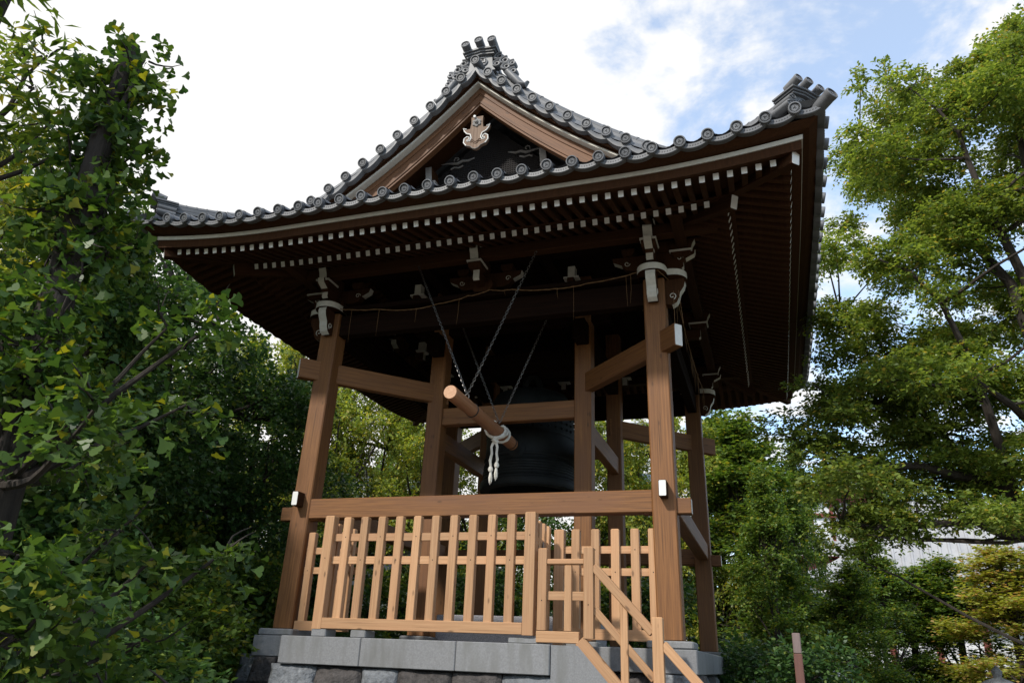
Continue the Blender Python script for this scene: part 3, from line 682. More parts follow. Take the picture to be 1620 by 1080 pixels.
for k in range(4):
    ridge_end(ROOF, ROT[k] @ T(4.60, -4.60, HIPZ(4.6) - .05) @ RZ(math.pi / 4), .76, False)
    # corner tip tile
    d = Vector((1, -1, .42)).normalized(); p = Vector((4.95, -4.95, 5.405 + lift(4.9) + .0))
    x = Vector((0, 0, 1)).cross(d).normalized(); y = d.cross(x)
    link('corner_tile', CDISC, ROOF, ROT[k] @ Matrix(((x.x, y.x, d.x, p.x), (x.y, y.y, d.y, p.y), (x.z, y.z, d.z, p.z), (0, 0, 0, 1))))

# ------------------------------------------------------------------ stone platform, landing and stair
SP = thing('stone_platform', (0, 0, GZ), 'grey cut stone platform on a rough dark rubble base under the bell tower', 'platform')
def stone_box(name, a, b_, mat, parent, c=.012):
    p = ((a[0] + b_[0]) / 2, (a[1] + b_[1]) / 2)
    return beam(name, (p[0], p[1], a[2]), (p[0], p[1], b_[2]), b_[0] - a[0], b_[1] - a[1], mat, parent, up=(0, 1, 0), c=c)
for k in range(4):      # kerb stones round the edge, top at -0.09
    xs = [-2.965, -1.9, -.75, .45, 1.55, 2.515]
    for x0, x1 in zip(xs, xs[1:]):
        mw = ROT[k]
        me = beam_mesh(x1 - x0 - .006, .45, .262, 'stone', None, None, .012)
        link('kerb_stone', me, SP, mw @ T((x0 + x1) / 2, -2.74, -.352))
stone_box('paving', (-2.512, -2.512, -.35), (2.512, 2.512, -.10), 'stone', SP)
for sx in (-1, 1):
    for sy in (-1, 1):
        stone_box('post_base', (sx * 2.66 - .27, sy * 2.66 - .27, -.087), (sx * 2.66 + .27, sy * 2.66 + .27, 0.0), 'stone', SP, .02)
        stone_box('post_base', (sx * 1.275 - .22, sy * 1.275 - .22, -.098), (sx * 1.275 + .22, sy * 1.275 + .22, 0.0), 'stone', SP, .02)
# landing in front
LX0, LX1, LY = -2.17, 1.385, -3.50
xs = [LX0, -1.02, .24, LX1]
for x0, x1 in zip(xs, xs[1:]): stone_box('landing_slab', (x0 + .003, LY, -.42), (x1 - .003, -2.975, -.095), 'stone', SP, .01)
for x in (-1.66, -1.10): stone_box('footing_block', (x - .1, -3.46, -.093), (x + .11, -3.2, -.005), 'stone', SP, .01)
stone_box('footing_block', (.86, -3.43, -.093), (1.30, -3.2, -.03), 'stone', SP, .01)
# rubble masonry
def rubble(name, x0, x1, z0, z1, k, out, seed, mat):
    bm = bmesh.new(); bmesh.ops.create_cube(bm, size=1.0)
    bmesh.ops.subdivide_edges(bm, edges=bm.edges[:], cuts=9, use_grid_fill=True)
    rnd = random.Random(seed); ph = [rnd.uniform(0, 9) for _ in range(9)]
    off = Vector((rnd.uniform(0, 90), rnd.uniform(0, 90), rnd.uniform(0, 90)))
    for v in bm.verts:
        c = v.co.copy()
        px = (x0 + x1) / 2 + c.x * (x1 - x0 - .006); pz = (z0 + z1) / 2 + c.z * (z1 - z0 - .006)
        q = Vector((px, pz, c.y)) + off
        e = max(abs(c.x), abs(c.z)) * 2                       # 1 at the joints
        front = c.y < -.3
        n = noise.noise(q * 3.1) * .045 + noise.noise(q * 7.5) * .03 + noise.noise(q * 17) * .016
        bulge = .055 * (1 - e ** 4)
        slope = (-.42 - pz) * .22
        py = -out - slope + .05 + (.5 + c.y) * .34 - ((bulge + n) if front else 0)
        px += noise.noise(q * 5 + Vector((9, 0, 0))) * .012; pz += noise.noise(q * 5 + Vector((0, 9, 0))) * .010
        v.co = (px, py, min(pz, z1 - .002))
    for f in bm.faces: f.smooth = True
    me = bpy.data.meshes.new(name); bm.to_mesh(me); bm.free(); me.materials.append(M[mat]); me.update()
    return link(name, me, SP, ROT[k])
rnd = random.Random(11)
def rubble_wall(k, xa, xb, out, ztop, nrow, mats):
    z = ztop
    for r in range(nrow):
        h = rnd.uniform(.30, .42); z0 = max(z - h, GZ - .05); x = xa - .1 * r
        while x < xb + .1 * r - .05:
            w = rnd.uniform(.42, .85); x1 = min(x + w, xb + .1 * r)
            if xb + .1 * r - x1 < .25: x1 = xb + .1 * r
            rubble('rubble_stone', x, x1, z0, z, k, out, rnd.randint(0, 9999), rnd.choice(mats))
            x = x1
        z = z0
        if z <= GZ: break
rubble_wall(0, -2.30, 1.45, 3.46, -.424, 4, ('rock_dark', 'rock_dark', 'rock_grey', 'rock_grey'))
rubble_wall(0, -3.15, -2.30, 2.98, -.33, 4, ('rock_grey',))
rubble_wall(0, 1.9, 3.02, 2.90, -.356, 4, ('rock_dark',))
for k in (1, 2, 3): rubble_wall(k, -3.05, 3.05, 2.90, -.356, 4, ('rock_dark', 'rock_dark', 'rock_grey'))
stone_box('rubble_core', (-2.85, -2.85, GZ - .05), (2.85, 2.85, -.356), 'rock_dark', SP, .05)
stone_box('landing_core', (-2.05, -3.30, GZ - .05), (1.385, -2.86, -.424), 'rock_dark', SP, .05)

ST = thing('stone_staircase', (2.3, -3.2, GZ), 'grey stone staircase descending to the right beside the landing', 'staircase')
# side wall: sheer grey face under the stringer, following its slope down
SLP = -1.065
def stair():
    b = MB(); x_end = 1.70 + (GZ + .10) / SLP
    f = Matrix(((1, 0, 0, 0), (0, 0, 1, -3.47), (0, 1, 0, 0), (0, 0, 0, 1)))
    b.extrude([(LX1 + .006, GZ), (x_end, GZ), (1.70, -.10), (LX1 + .006, -.10)], 0, .14, 'stone', f)
    b.build('side_wall', ST)
    n = 9; rise = (-.10 - GZ) / (n + 1); run = rise / -SLP
    for i in range(n):
        x = 1.42 + run * i; z = -.10 - rise * (i + 1) + rise
        stone_box('step', (x + .003, -3.327, GZ), (x + run + .02, -2.98, z - .004 * (i == 0)), 'stone', ST, .012)
stair()
PL = tag(stone_box('granite_plinth', (-1.12, -1.02, -.096), (1.12, 1.02, .33), 'granite', None, .015), 'speckled grey granite block on the platform below the bell', 'plinth')

# ------------------------------------------------------------------ fences
PEG = 'iron'
def picket(name, x, y, z0, z1, w, d, parent, pegs=(), rot=None, base=(0, 0)):
    """upright with a chamfered head; screw heads on its -Y face"""
    b = MB(); c = .012; X, Y = w / 2, d / 2
    vs = []
    P = [(-X + .005, -Y), (X - .005, -Y), (X, -Y + .005), (X, Y - .005), (X - .005, Y), (-X + .005, Y), (-X, Y - .005), (-X, -Y + .005)]
    rows = [[(px, py, 0) for px, py in P], [(px, py, z1 - z0 - c) for px, py in P], [(px * (1 - c / X), py * (1 - c / Y), z1 - z0) for px, py in P]]
    b.grid(rows, 'fence', None, True)
    for z in pegs: b.lathe([(.0075, .001), (.006, .003), (.0001, .003)], PEG, 8, Matrix(((1, 0, 0, 0), (0, 0, -1, -Y), (0, 1, 0, z - z0), (0, 0, 0, 1))))
    mw = T(x, y, z0)
    if rot is not None: mw = mw @ RZ(rot)
    return b.build(name, parent, mw)
# gate panel standing on the landing, in front of the posts
GF = thing('picket_fence', (-.3, -3.42, -.09), 'long pale cedar picket panel with square end posts along the front of the landing', 'fence')
GY = -3.40
picket('end_post', -1.695, GY, -.005, 1.41, .135, .13, GF, (.86,)); picket('end_post', 1.10, GY, -.005, 1.41, .135, .13, GF, (1.13,))
for i in range(10):
    x = -1.695 + 2.795 * (i + 1) / 11
    picket('picket', x, GY + .005, .10, 1.39, .104, .088, GF, (1.13 if i % 2 == 0 else .84,))
beam('bottom_rail', (-1.627, GY - .040, .065), (1.032, GY - .040, .065), .055, .13, 'fence', GF, c=.005)
for z in (1.13, .84): beam('rail', (-1.627, GY + .012, z), (1.032, GY + .012, z), .035, .098, 'fence', GF, c=.004)
def side_return(x, label, latch=False):
    r = thing('picket_return', (x, -3.0, -.09), label, 'fence')
    for i, y in enumerate((-3.20, -2.99, -2.78)): picket('picket', x, y, .10, 1.34, .085, .07, r, (), math.pi / 2)
    for z in (1.08, .80): beam('rail', (x, -3.33, z), (x, -2.72, z), .035, .095, 'fence', r, c=.004)
    beam('bottom_rail', (x, -3.33, .06), (x, -2.72, .06), .055, .12, 'fence', r, c=.005)
    if latch: beam('latch', (x + .05, -3.16, 1.02), (x + .05, -3.05, 1.02), .012, .14, 'steel', r, c=.003)
    return r
side_return(-1.70, 'short picket return at the left end of the landing, running back to the tower posts')
side_return(1.13, 'short picket return behind the right corner post of the landing, with a steel latch', True)
def plane_fence(xs, x0, x1, label, end_post=None):
    y = -2.68
    r = thing('picket_fence', ((x0 + x1) / 2, y, -.09), label, 'fence')
    for i, x in enumerate(xs): picket('picket', x, y - .02, .09, 1.31, .106, .085, r, (1.05 if i % 2 else .78,))
    for z in (1.055, .785): beam('rail', (x0, y, z), (x1, y, z), .035, .092, 'fence', r, c=.004)
    beam('bottom_rail', (x0, y - .05, .05), (x1, y - .05, .05), .055, .125, 'fence', r, c=.005)
    if end_post: picket('end_post', end_post, y, -.09, 1.31, .13, .12, r, ())
plane_fence([1.49, 1.745, 2.0, 2.25, 2.47], 1.27, 2.49, 'picket fence closing the gap between the landing and the right front post', 1.27)
plane_fence([-2.40, -2.15, -1.90], -2.49, -1.65, 'narrow picket fence closing the gap beside the left front post')
# handrail of the stair
HR = thing('stair_handrail', (2.1, -3.42, -.1), 'pale cedar stair handrail with square posts sloping down to the right', 'handrail')
HY = -3.415
picket('post', 1.265, HY, .055, .975, .108, .10, HR, (.38,)); picket('post', 1.822, HY, -.02, .985, .115, .105, HR, (.34,))
picket('baluster', 1.574, HY, .055, .785, .085, .06, HR)
picket('post', 2.596, HY, -.86, .225, .120, .105, HR, (-.5,)); picket('post', 3.37, HY, -1.70, -.60, .105, .095, HR)
beam('hand_rail', (1.316, HY, .818), (1.768, HY, .818), .085, .066, 'fence', HR, c=.012)
beam('mid_rail', (1.316, HY + .012, .435), (1.768, HY + .012, .435), .04, .10, 'fence', HR, c=.005)
beam('stringer', (1.205, HY - .012, -.015), (1.712, HY - .012, -.015), .07, .125, 'fence', HR, c=.006)
sl = lambda x, z0, x0: z0 + SLP * (x - x0)
def slope_rail(name, xa, xb, z0, x0, h, w, dy=0):
    beam(name, (xa, HY + dy, sl(xa, z0, x0)), (xb, HY + dy, sl(xb, z0, x0)), w, h, 'fence', HR, c=.008)
slope_rail('hand_rail', 1.876, 2.542, .742, 1.90, .098, .09); slope_rail('hand_rail', 2.65, 3.317, -.056, 2.65, .098, .09)
slope_rail('mid_rail', 1.876, 2.542, .27, 1.90, .085, .04, .012); slope_rail('mid_rail', 2.65, 3.317, -.525, 2.65, .085, .04, .012)
slope_rail('stringer', 1.716, 3.42, -.045, 1.716, .13, .07, -.0125)
for x, z in ((2.222, .41), (2.98, -.40)): picket('baluster', x, HY + .006, sl(x, -.045, 1.716) + .06, sl(x, .71, 1.90), .085, .055, HR)

# ------------------------------------------------------------------ bell, striker, straw rope
BELL = thing('temple_bell', (0, 0, 2.36), 'large dark bronze temple bell hanging behind the striking log', 'bell')
def bell():
    b = MB(); R_ = .86
    prof = [(R_ * .80, 2.36), (R_ * .985, 2.365), (R_, 2.40), (R_, 2.47), (R_ * .985, 2.50), (R_ * .95, 2.515), (R_ * .945, 2.535), (R_ * .955, 2.545), (R_ * .94, 2.56)]
    for i in range(5): z = 2.60 + i * .045; prof += [(R_ * .937 - i * .002, z), (R_ * .947 - i * .002, z + .008), (R_ * .937 - i * .002, z + .016)]
    prof += [(R_ * .915, 2.86), (R_ * .932, 2.875), (R_ * .932, 2.90), (R_ * .91, 2.915), (R_ * .90, 3.25), (R_ * .91, 3.26), (R_ * .91, 3.29), (R_ * .895, 3.30), (R_ * .87, 3.75), (R_ * .84, 3.92), (R_ * .74, 4.07), (R_ * .5, 4.16), (R_ * .2, 4.19), (.0001, 4.19)]
    b.lathe(prof, 'bronze', 72)
    b.lathe([(R_ * .80, 2.36), (R_ * .78, 2.9), (R_ * .74, 3.7), (R_ * .4, 3.95), (.0001, 3.98)], 'bronze', 48)
    b.build('bell_body', BELL, smooth=True)
    k = MB()
    for r in range(4):
        for i in range(36):
            if i % 9 in (0,): continue
            a = 2 * math.pi * i / 36; z = 3.38 + r * .10; rr = R_ * (.893 - .006 * r)
            f = T(rr * math.cos(a), rr * math.sin(a), z) @ RZ(a) @ Matrix.Rotation(math.pi / 2, 4, 'Y'); k.lathe([(.026, -.01), (.026, .012), (.016, .028), (.0001, .03)], 'bronze', 8, f)
    k.build('bosses', BELL, smooth=True)
    h = MB(); h.tube([(.16 * math.cos(t), 0, 4.17 + .34 * math.sin(t)) for t in np.linspace(0, math.pi, 14)], .055, 'bronze', 10); h.build('crown_loop', BELL, smooth=True)
    s = MB(); s.lathe([(.15, -.03), (.15, .0), (.10, .012), (.0001, .012)], 'bronze', 20, T(0, -.79, 2.96) @ Matrix.Rotation(math.pi / 2, 4, 'X')); s.build('striking_seat', BELL, smooth=True)
bell()
SK = thing('bell_striker', (0, -2.4, 2.96), 'round brown striking log slung on two pairs of steel chains before the bell', 'striker')
def striker():
    b = MB(); n = 24; r = .097; ys = np.linspace(-3.67, -1.02, 24)
    rows = []
    for i, y in enumerate(ys):
        w = r * (1 + .012 * math.sin(i * 1.7)); rows.append([(w * math.cos(2 * math.pi * k / n), w * math.sin(2 * math.pi * k / n), y + 3.67) for k in range(n)])
    rows = [[(x * .94, y * .94, 0.0) for x, y, z in rows[0]], [(x, y, .012) for x, y, z in rows[0]]] + rows[1:]
    b.grid(rows, 'log', None, True, False)
    b.add(rows[0], [tuple(reversed(range(n)))], 'log_end'); b.add(rows[-1], [tuple(range(n))], 'log_end')
    mw = Matrix(((1, 0, 0, 0), (0, 0, 1, -3.67), (0, 1, 0, 2.965), (0, 0, 0, 1)))
    b.build('log', SK, mw, smooth=True)
    for y in (-2.86, -1.10):
        q = MB(); q.lathe([(.0985, -.014), (.1035, -.012), (.1035, .012), (.0985, .014)], 'iron', 28, Matrix(((1, 0, 0, 0), (0, 0, 1, y), (0, 1, 0, 2.965), (0, 0, 0, 1)))); q.build('iron_band', SK, smooth=True)
    def chain(p0, p1, lk=.056, r=.0034):
        q = MB(); p0, p1 = Vector(p0), Vector(p1); L = (p1 - p0).length; n = int(L / (lk * .74)); z = (p1 - p0).normalized(); x = z.orthogonal().normalized(); y = z.cross(x)
        for i in range(n):
            c = p0 + z * (L * (i + .5) / n); u = x if i % 2 else y
            pts = [c + z * (lk * .5 - .013) * math.copysign(1, math.sin(a)) * 1.0 + z * .013 * math.sin(a) + u * .0155 * math.cos(a) for a in np.linspace(.001, 2 * math.pi + .001, 11)]
            q.tube(pts, r, 'steel', 5, cap=False)
        q.build('chain', SK, smooth=True)
    chain((0, -3.07, 3.13), (-1.0, -3.07, 5.40)); chain((0, -3.07, 3.13), (1.0, -3.07, 5.40))
    chain((0, -1.68, 3.12), (-.93, -1.68, 5.30)); chain((0, -1.68, 3.12), (.93, -1.68, 5.30))
    q = MB(); q.tube([(.03 * math.cos(a), -3.07, 3.10 + .035 * math.sin(a)) for a in np.linspace(0, 6.3, 14)], .008, 'steel', 6, cap=False); q.lathe([(.02, 0), (.02, .02), (.0001, .022)], 'steel', 10, T(0, -3.07, 3.06)); q.build('eye_bolt', SK, smooth=True)
    # white rope wrapped round the log with two knotted tails
    w = MB()
    def strand(pts, r, twist=2):
        P = [Vector(p) for p in pts]; w.tube(P, r, 'rope', 8)
        for ph in (0, math.pi):                 # lay of the rope
            out = []; n = len(P)
            for i, p in enumerate(P):
                t = (P[min(i + 1, n - 1)] - P[max(i - 1, 0)]).normalized(); a = t.orthogonal().normalized(); c = t.cross(a)
                out.append(p + (a * math.cos(i * 1.3 + ph) + c * math.sin(i * 1.3 + ph)) * r * .62)
            w.tube(out, r * .62, 'rope', 6)
    def loop(y0, tilt, rr):
        return [(rr * math.cos(a), y0 + tilt * math.sin(a * .5) , 2.965 + rr * math.sin(a)) for a in np.linspace(math.pi / 2, math.pi / 2 + 2 * math.pi, 30)]
    strand(loop(-1.74, -.20, .124), .020); strand(loop(-1.66, -.26, .128), .020); strand(loop(-1.52, -.10, .122), .019); strand([(0.06, -1.70, 3.07), (.11, -1.60, 3.02), (.13, -1.66, 2.94), (.10, -1.80, 2.87), (.02, -1.86, 2.83)], .019)
    strand([(0, -1.75, 2.86), (.03, -1.85, 2.83), (-.02, -1.88, 2.80), (.03, -1.84, 2.78), (0, -1.83, 2.76)], .032)
    for sx, zb in ((-.045, 2.28), (.04, 2.34)):
        strand([(sx * .3, -1.84, 2.80), (sx * 1.1, -1.85, 2.70), (sx * .9, -1.84, 2.60), (sx * 1.35, -1.845, 2.50), (sx * 1.1, -1.842, zb + .12), (sx, -1.84, zb + .05)], .020)
        w.lathe([(.0001, -.045), (.030, -.035), (.040, 0), (.028, .035), (.0001, .045)], 'rope', 12, T(sx * 1.1, -1.84, zb + .08))
        for q in range(7):
            a = q * .9; w.tube([(sx + .008 * math.cos(a), -1.84 + .008 * math.sin(a), zb + .04), (sx + .022 * math.cos(a), -1.84 + .022 * math.sin(a), zb - .05), (sx + .024 * math.cos(a + .4), -1.84 + .024 * math.sin(a), zb - .11 - .02 * (q % 3))], [.009, .008, .003], 'rope', 5)
    w.build('pull_rope', SK, smooth=True)
striker()
def straw_rope():
    R_ = thing('straw_rope', (0, -2.86, 4.7), 'thin straw rope with hanging straws strung between the tower posts', 'rope')
    rnd = random.Random(3)
    def run(pts, name='rope_line'):
        b = MB(); P = []
        for (a, c) in zip(pts, pts[1:]):
            for i in range(10):
                q = i / 10; P.append(Vector(a).lerp(Vector(c), q) - Vector((0, 0, .018 * 4 * q * (1 - q))))
        P.append(Vector(pts[-1])); P = [p + Vector((0, rnd.uniform(-.003, .003), rnd.uniform(-.003, .003))) for p in P]
        b.tube(P, .0065, 'straw', 6); b.tube([p + Vector((0, .005 * math.sin(i * 1.4), .007 * math.cos(i * 1.4))) for i, p in enumerate(P)], .0042, 'straw', 5)
        b.build(name, R_, smooth=True)
    run([(-2.45, -2.85, 4.83), (-1.68, -2.85, 4.738), (-1.125, -2.85, 4.675), (-.70, -2.85, 4.717), (-.19, -2.85, 4.797), (.17, -2.85, 4.86), (.52, -2.85, 4.825), (1.11, -2.85, 4.755), (1.68, -2.85, 4.783), (2.40, -2.85, 4.87)])
    run([(2.86, -2.5, 4.82), (2.86, -1.6, 4.70), (2.86, -.5, 4.62), (2.86, .6, 4.64), (2.86, 1.6, 4.72), (2.86, 2.5, 4.83)])
    run([(2.40, -2.85, 4.87), (2.70, -2.98, 4.80), (2.86, -2.5, 4.82)])
    def straws(x, y, z, L, n=1, dx=0):
        for q in range(n):
            b = MB(); xx = x + rnd.uniform(-.01, .01) * n; b.tube([(xx, y, z), (xx + rnd.uniform(-.012, .012), y, z - L * .5), (xx + rnd.uniform(-.02, .02), y, z - L * rnd.uniform(.85, 1.1))], [.003, .0026, .0012], 'straw', 5); b.build('straw_strand', R_, smooth=True)
    for x, z, L in ((-2.16, 4.79, .55), (-1.67, 4.735, .45), (-1.035, 4.68, .25), (-.32, 4.77, .45), (.40, 4.84, .12), (1.46, 4.77, .56), (1.22, 4.76, .2), (2.24, 4.84, .5), (2.30, 4.85, .5)): straws(x, -2.855, z, L)
    for y, z in ((-2.3, 4.8), (-2.2, 4.79), (-1.2, 4.67), (-.4, 4.62), (0.1, 4.63), (.2, 4.63), (.9, 4.66), (1.0, 4.66), (1.7, 4.73), (1.9, 4.75)): straws(2.865, y, z, rnd.uniform(.3, .6), 2)
    for dx in (0, .07): 
        b = MB(); b.tube([(2.90 + dx, -2.98, 4.45), (2.90 + dx * 1.6, -2.99, 3.95)], .003, 'straw', 5); b.build('straw_strand', R_)
straw_rope()

# ------------------------------------------------------------------ trees
LEAF = {
    'fan': np.array([(0, 0, 0), (.42, -.19, .02), (.72, -.50, .10), (.86, -.47, .03), (.96, -.27, .05), (.97, -.10, .0), (.86, -.01, .0), (.97, .10, .0), (.96, .27, .05), (.86, .47, .03), (.72, .50, .10), (.42, .19, .02)]),
    'oval': np.array([(0, 0, 0), (.35, -.24, .05), (.72, -.20, .04), (1.0, 0, -.06), (.72, .20, .04), (.35, .24, .05)]),
    'lance': np.array([(0, 0, 0), (.35, -.13, .03), (1.0, 0, -.08), (.35, .13, .03)]),
    'diamond': np.array([(0, 0, 0), (.5, -.34, .06), (1.0, 0, -.05), (.5, .34, .06)]),
}
def leaves_mesh(name, pos, dirv, nrm, size, shape, mat):
    tpl = LEAF[shape]; N, K = len(pos), len(tpl)
    d = dirv / np.linalg.norm(dirv, axis=1, keepdims=True)
    s = np.cross(nrm, d); s /= np.maximum(np.linalg.norm(s, axis=1, keepdims=True), 1e-6); n = np.cross(d, s)
    V = pos[:, None, :] + size[:, None, None] * (tpl[None, :, 0:1] * d[:, None, :] + tpl[None, :, 1:2] * s[:, None, :] + tpl[None, :, 2:3] * n[:, None, :])
    me = bpy.data.meshes.new(name); me.vertices.add(N * K); me.vertices.foreach_set('co', V.astype(np.float32).ravel())
    me.loops.add(N * K); me.loops.foreach_set('vertex_index', np.arange(N * K, dtype=np.int32))
    me.polygons.add(N); me.polygons.foreach_set('loop_start', np.arange(0, N * K, K, dtype=np.int32)); me.polygons.foreach_set('loop_total', np.full(N, K, dtype=np.int32))
    me.materials.append(M[mat]); me.update(calc_edges=True); me.validate()
    return me
def make_sprays(rng, roots, outs, n_leaf, L, droop, lsize, spread=.6):
    """each spray: a short twig from root heading out, leaves alternating along it"""
    S_ = len(roots)
    t = np.linspace(.12, 1, n_leaf)[None, :, None]
    u = outs / np.linalg.norm(outs, axis=1, keepdims=True)
    Ls = (L * rng.uniform(.6, 1.25, S_))[:, None, None]
    pts = roots[:, None, :] + u[:, None, :] * t * Ls; pts[:, :, 2] -= (droop * t ** 2 * Ls)[:, :, 0]
    side = np.cross(u, np.array([0, 0, 1.0])); side /= np.maximum(np.linalg.norm(side, axis=1, keepdims=True), 1e-3)
    sg = np.where(np.arange(n_leaf) % 2 == 0, 1, -1)[None, :, None]
    dv = u[:, None, :] * .7 + side[:, None, :] * sg * .8 + rng.normal(0, .35, (S_, n_leaf, 3)); dv[:, :, 2] -= .25 + droop * .4
    nr = np.zeros((S_, n_leaf, 3)); nr[:, :, 2] = 1; nr += rng.normal(0, spread, (S_, n_leaf, 3))
    pts = pts + rng.normal(0, lsize * .25, pts.shape)
    sz = lsize * rng.uniform(.65, 1.2, S_ * n_leaf)
    return pts.reshape(-1, 3), dv.reshape(-1, 3), nr.reshape(-1, 3), sz
def wobble(rng, a, b, n, amp):
    """gently curved branch from a to b: sags out of the straight line once, small knots on the way"""
    a, b = np.array(a, float), np.array(b, float); n2 = 7 if n > 3 else 4
    c = (a + b) / 2 + rng.normal(0, amp * 1.6, 3) + np.array([0, 0, -.06 * np.linalg.norm(b - a)])
    P = [(1 - t) ** 2 * a + 2 * t * (1 - t) * c + t * t * b for t in np.linspace(0, 1, n2 + 1)]
    return [P[0]] + [p + rng.normal(0, amp * .10, 3) for p in P[1:-1]] + [P[-1]]
def tree(name, label, cat, base, seed, trunk, clumps, leaf, shape, lsize, sprays, n_leaf, droop=.3, spray_len=.45, group=None, limbs=None, tr=.12, limb_r=.04, twigs=120, bark='bark', spread=.6):
    """trunk: polyline of points relative to base; clumps: (centre, (rx,ry,rz), weight); limbs: extra polylines with radii"""
    rng = np.random.default_rng(seed)
    root = thing(name, base, label, cat, group); bw = T(*base)
    tb = MB(); n = len(trunk)
    tb.tube(trunk, [tr * (1.25 if i == 0 else 1) * (1 - .72 * i / max(1, n - 1)) for i in range(n)], bark, 10)
    tw = np.array(trunk, float)
    lb = MB()
    for L_, r0, r1 in (limbs or []):
        m = len(L_); lb.tube(L_, [r0 + (r1 - r0) * i / (m - 1) for i in range(m)], bark, 7)
    wsum = sum(c[2] for c in clumps)
    PP, DD, NN, SS = [], [], [], []
    src = [tw] + [np.array(L_[0], float) for L_ in (limbs or [])]
    allp = np.concatenate([tw[1:]] + [np.array(L_[0], float) for L_ in (limbs or [])])
    for c, r, w in clumps:
        c = np.array(c, float); r = np.array(r, float)
        if limb_r > 0:
            cand = allp[allp[:, 2] < c[2] + .15 * r[2]] if (allp[:, 2] < c[2] + .15 * r[2]).any() else allp
            j = np.argmin(np.linalg.norm(cand - c, axis=1) + np.maximum(0, cand[:, 2] - c[2] + .3) * .8)
            P = wobble(rng, cand[j], c, 4, .05 * np.linalg.norm(cand[j] - c)); dl = np.linalg.norm(cand[j] - c)
            if dl > .15: lb.tube(P, [limb_r * min(1.3, .5 + dl * .4) * (1 - .75 * i / (len(P) - 1)) for i in range(len(P))], bark, 6)
        k = max(3, int(sprays * w / wsum))
        v = rng.normal(0, 1, (k, 3)); v /= np.linalg.norm(v, axis=1, keepdims=True); rad = rng.uniform(.25, 1, (k, 1)) ** .5
        pos = c + v * rad * r; out = v * r + np.array([0, 0, .15]) + rng.normal(0, .25, (k, 3)) * r.mean()
        P, D, Nn, Z = make_sprays(rng, pos - out / np.linalg.norm(out, axis=1, keepdims=True) * spray_len * .4, out, n_leaf, spray_len, droop, lsize, spread)
        PP.append(P); DD.append(D); NN.append(Nn); SS.append(Z)
        for i in range(int(twigs * w / wsum)):
            a = c + (pos[i % k] - c) * .15
            lb.tube(wobble(rng, a, pos[i % k] + out[i % k] / np.linalg.norm(out[i % k]) * spray_len * .4, 3, .03), [limb_r * .28, limb_r * .24, limb_r * .19, limb_r * .13, limb_r * .06], bark, 4)
    to = tb.build('trunk', root, bw, smooth=True)
    if lb.v: lb.build('limbs', to, bw, smooth=True)
    link('crown', leaves_mesh('crown', np.concatenate(PP), np.concatenate(DD), np.concatenate(NN), np.concatenate(SS), shape, leaf), root, bw)
    return root
def copy_tree(src, loc, rz, sc, label):
    c = src.copy(); COL.objects.link(c); c.matrix_basis = T(*loc) @ RZ(rz) @ Matrix.Diagonal((sc[0], sc[0], sc[1], 1)); c['label'] = label
    for ch in list(src.children):
        d = ch.copy(); COL.objects.link(d); d.parent = c; d.matrix_basis = ch.matrix_basis.copy()
        for g in list(ch.children):
            e = g.copy(); COL.objects.link(e); e.parent = d; e.matrix_basis = g.matrix_basis.copy()
    return c
def crown_clumps(seed, h0, h1, rmax, n, shape='round', cr=.3):
    rnd = random.Random(seed); out = []
    for i in range(n):
        t = rnd.random(); 
        if shape == 'round': e = math.sin(math.pi * (.12 + .83 * t)) ** .7
        elif shape == 'cone': e = (1 - t) ** .75 * min(1, .55 + t * 4)
        else: e = math.sin(math.pi * (.2 + .75 * t)) ** .5
        a = rnd.uniform(0, 2 * math.pi); rr = rmax * e * math.sqrt(rnd.uniform(.12, 1)); z = h0 + (h1 - h0) * t
        s = cr * rmax * rnd.uniform(.65, 1.25) * (.55 + .45 * e)
        out.append(((rr * math.cos(a), rr * math.sin(a), z), (s, s, s * rnd.uniform(.6, .85)), s * s))
    return out
def at(az_px_dir, dist): return (CAM.x + az_px_dir[0] * dist, CAM.y + az_px_dir[1] * dist, GZ)
def az(deg): a = math.radians(deg); return (math.sin(a), math.cos(a))

# --- near ginkgo on the left
def ginkgo():
    base = at((-.796, .605), 5.0)
    rnd = random.Random(5); cl = []
    for i in range(26):
        t = rnd.random(); z = 1.1 + 2.55 * t; e = (.62 + .5 * math.sin(math.pi * min(1, t * 1.05 + .08))) * (1 if z < 3.0 else .55)
        a = rnd.uniform(0, 2 * math.pi); rr = 1.05 * e * math.sqrt(rnd.uniform(.1, 1)); s = rnd.uniform(.17, .34)
        cl.append(((rr * math.cos(a), rr * math.sin(a), z), (s, s, s * .8), s * s))
    for i in range(9):                           # longer side branches break the outline
        a = i * 2.4 + rnd.uniform(-.3, .3); z = 1.3 + i * .24; q = rnd.uniform(1.15, 1.5) * (1 - .25 * i / 9)
        for f in (.72, 1.0): cl.append(((q * f * math.cos(a), q * f * math.sin(a), z + .1 * f), (.17, .17, .12), .035))
    for z, r in ((3.9, .24), (4.1, .24), (4.32, .22), (4.55, .20), (4.8, .22), (5.05, .22), (5.25, .20), (5.45, .16)):
        for q in range(3): cl.append(((rnd.uniform(-.17, .17), rnd.uniform(-.17, .17), z), (r, r, r), r * r * .8))
    tree('ginkgo_tree', 'near ginkgo with large fan leaves and a narrow leafy leader at the left edge', 'tree', base, 21,
         [(0, 0, 0), (.02, 0, 1.2), (.0, .02, 2.4), (.03, 0, 3.6), (.0, .0, 4.7), (.02, 0, 5.5)], cl, 'leaf_ginkgo', 'fan', .070, 1500, 8, .75, .26, tr=.17, limb_r=.03, twigs=220, spread=1.0)
ginkgo()
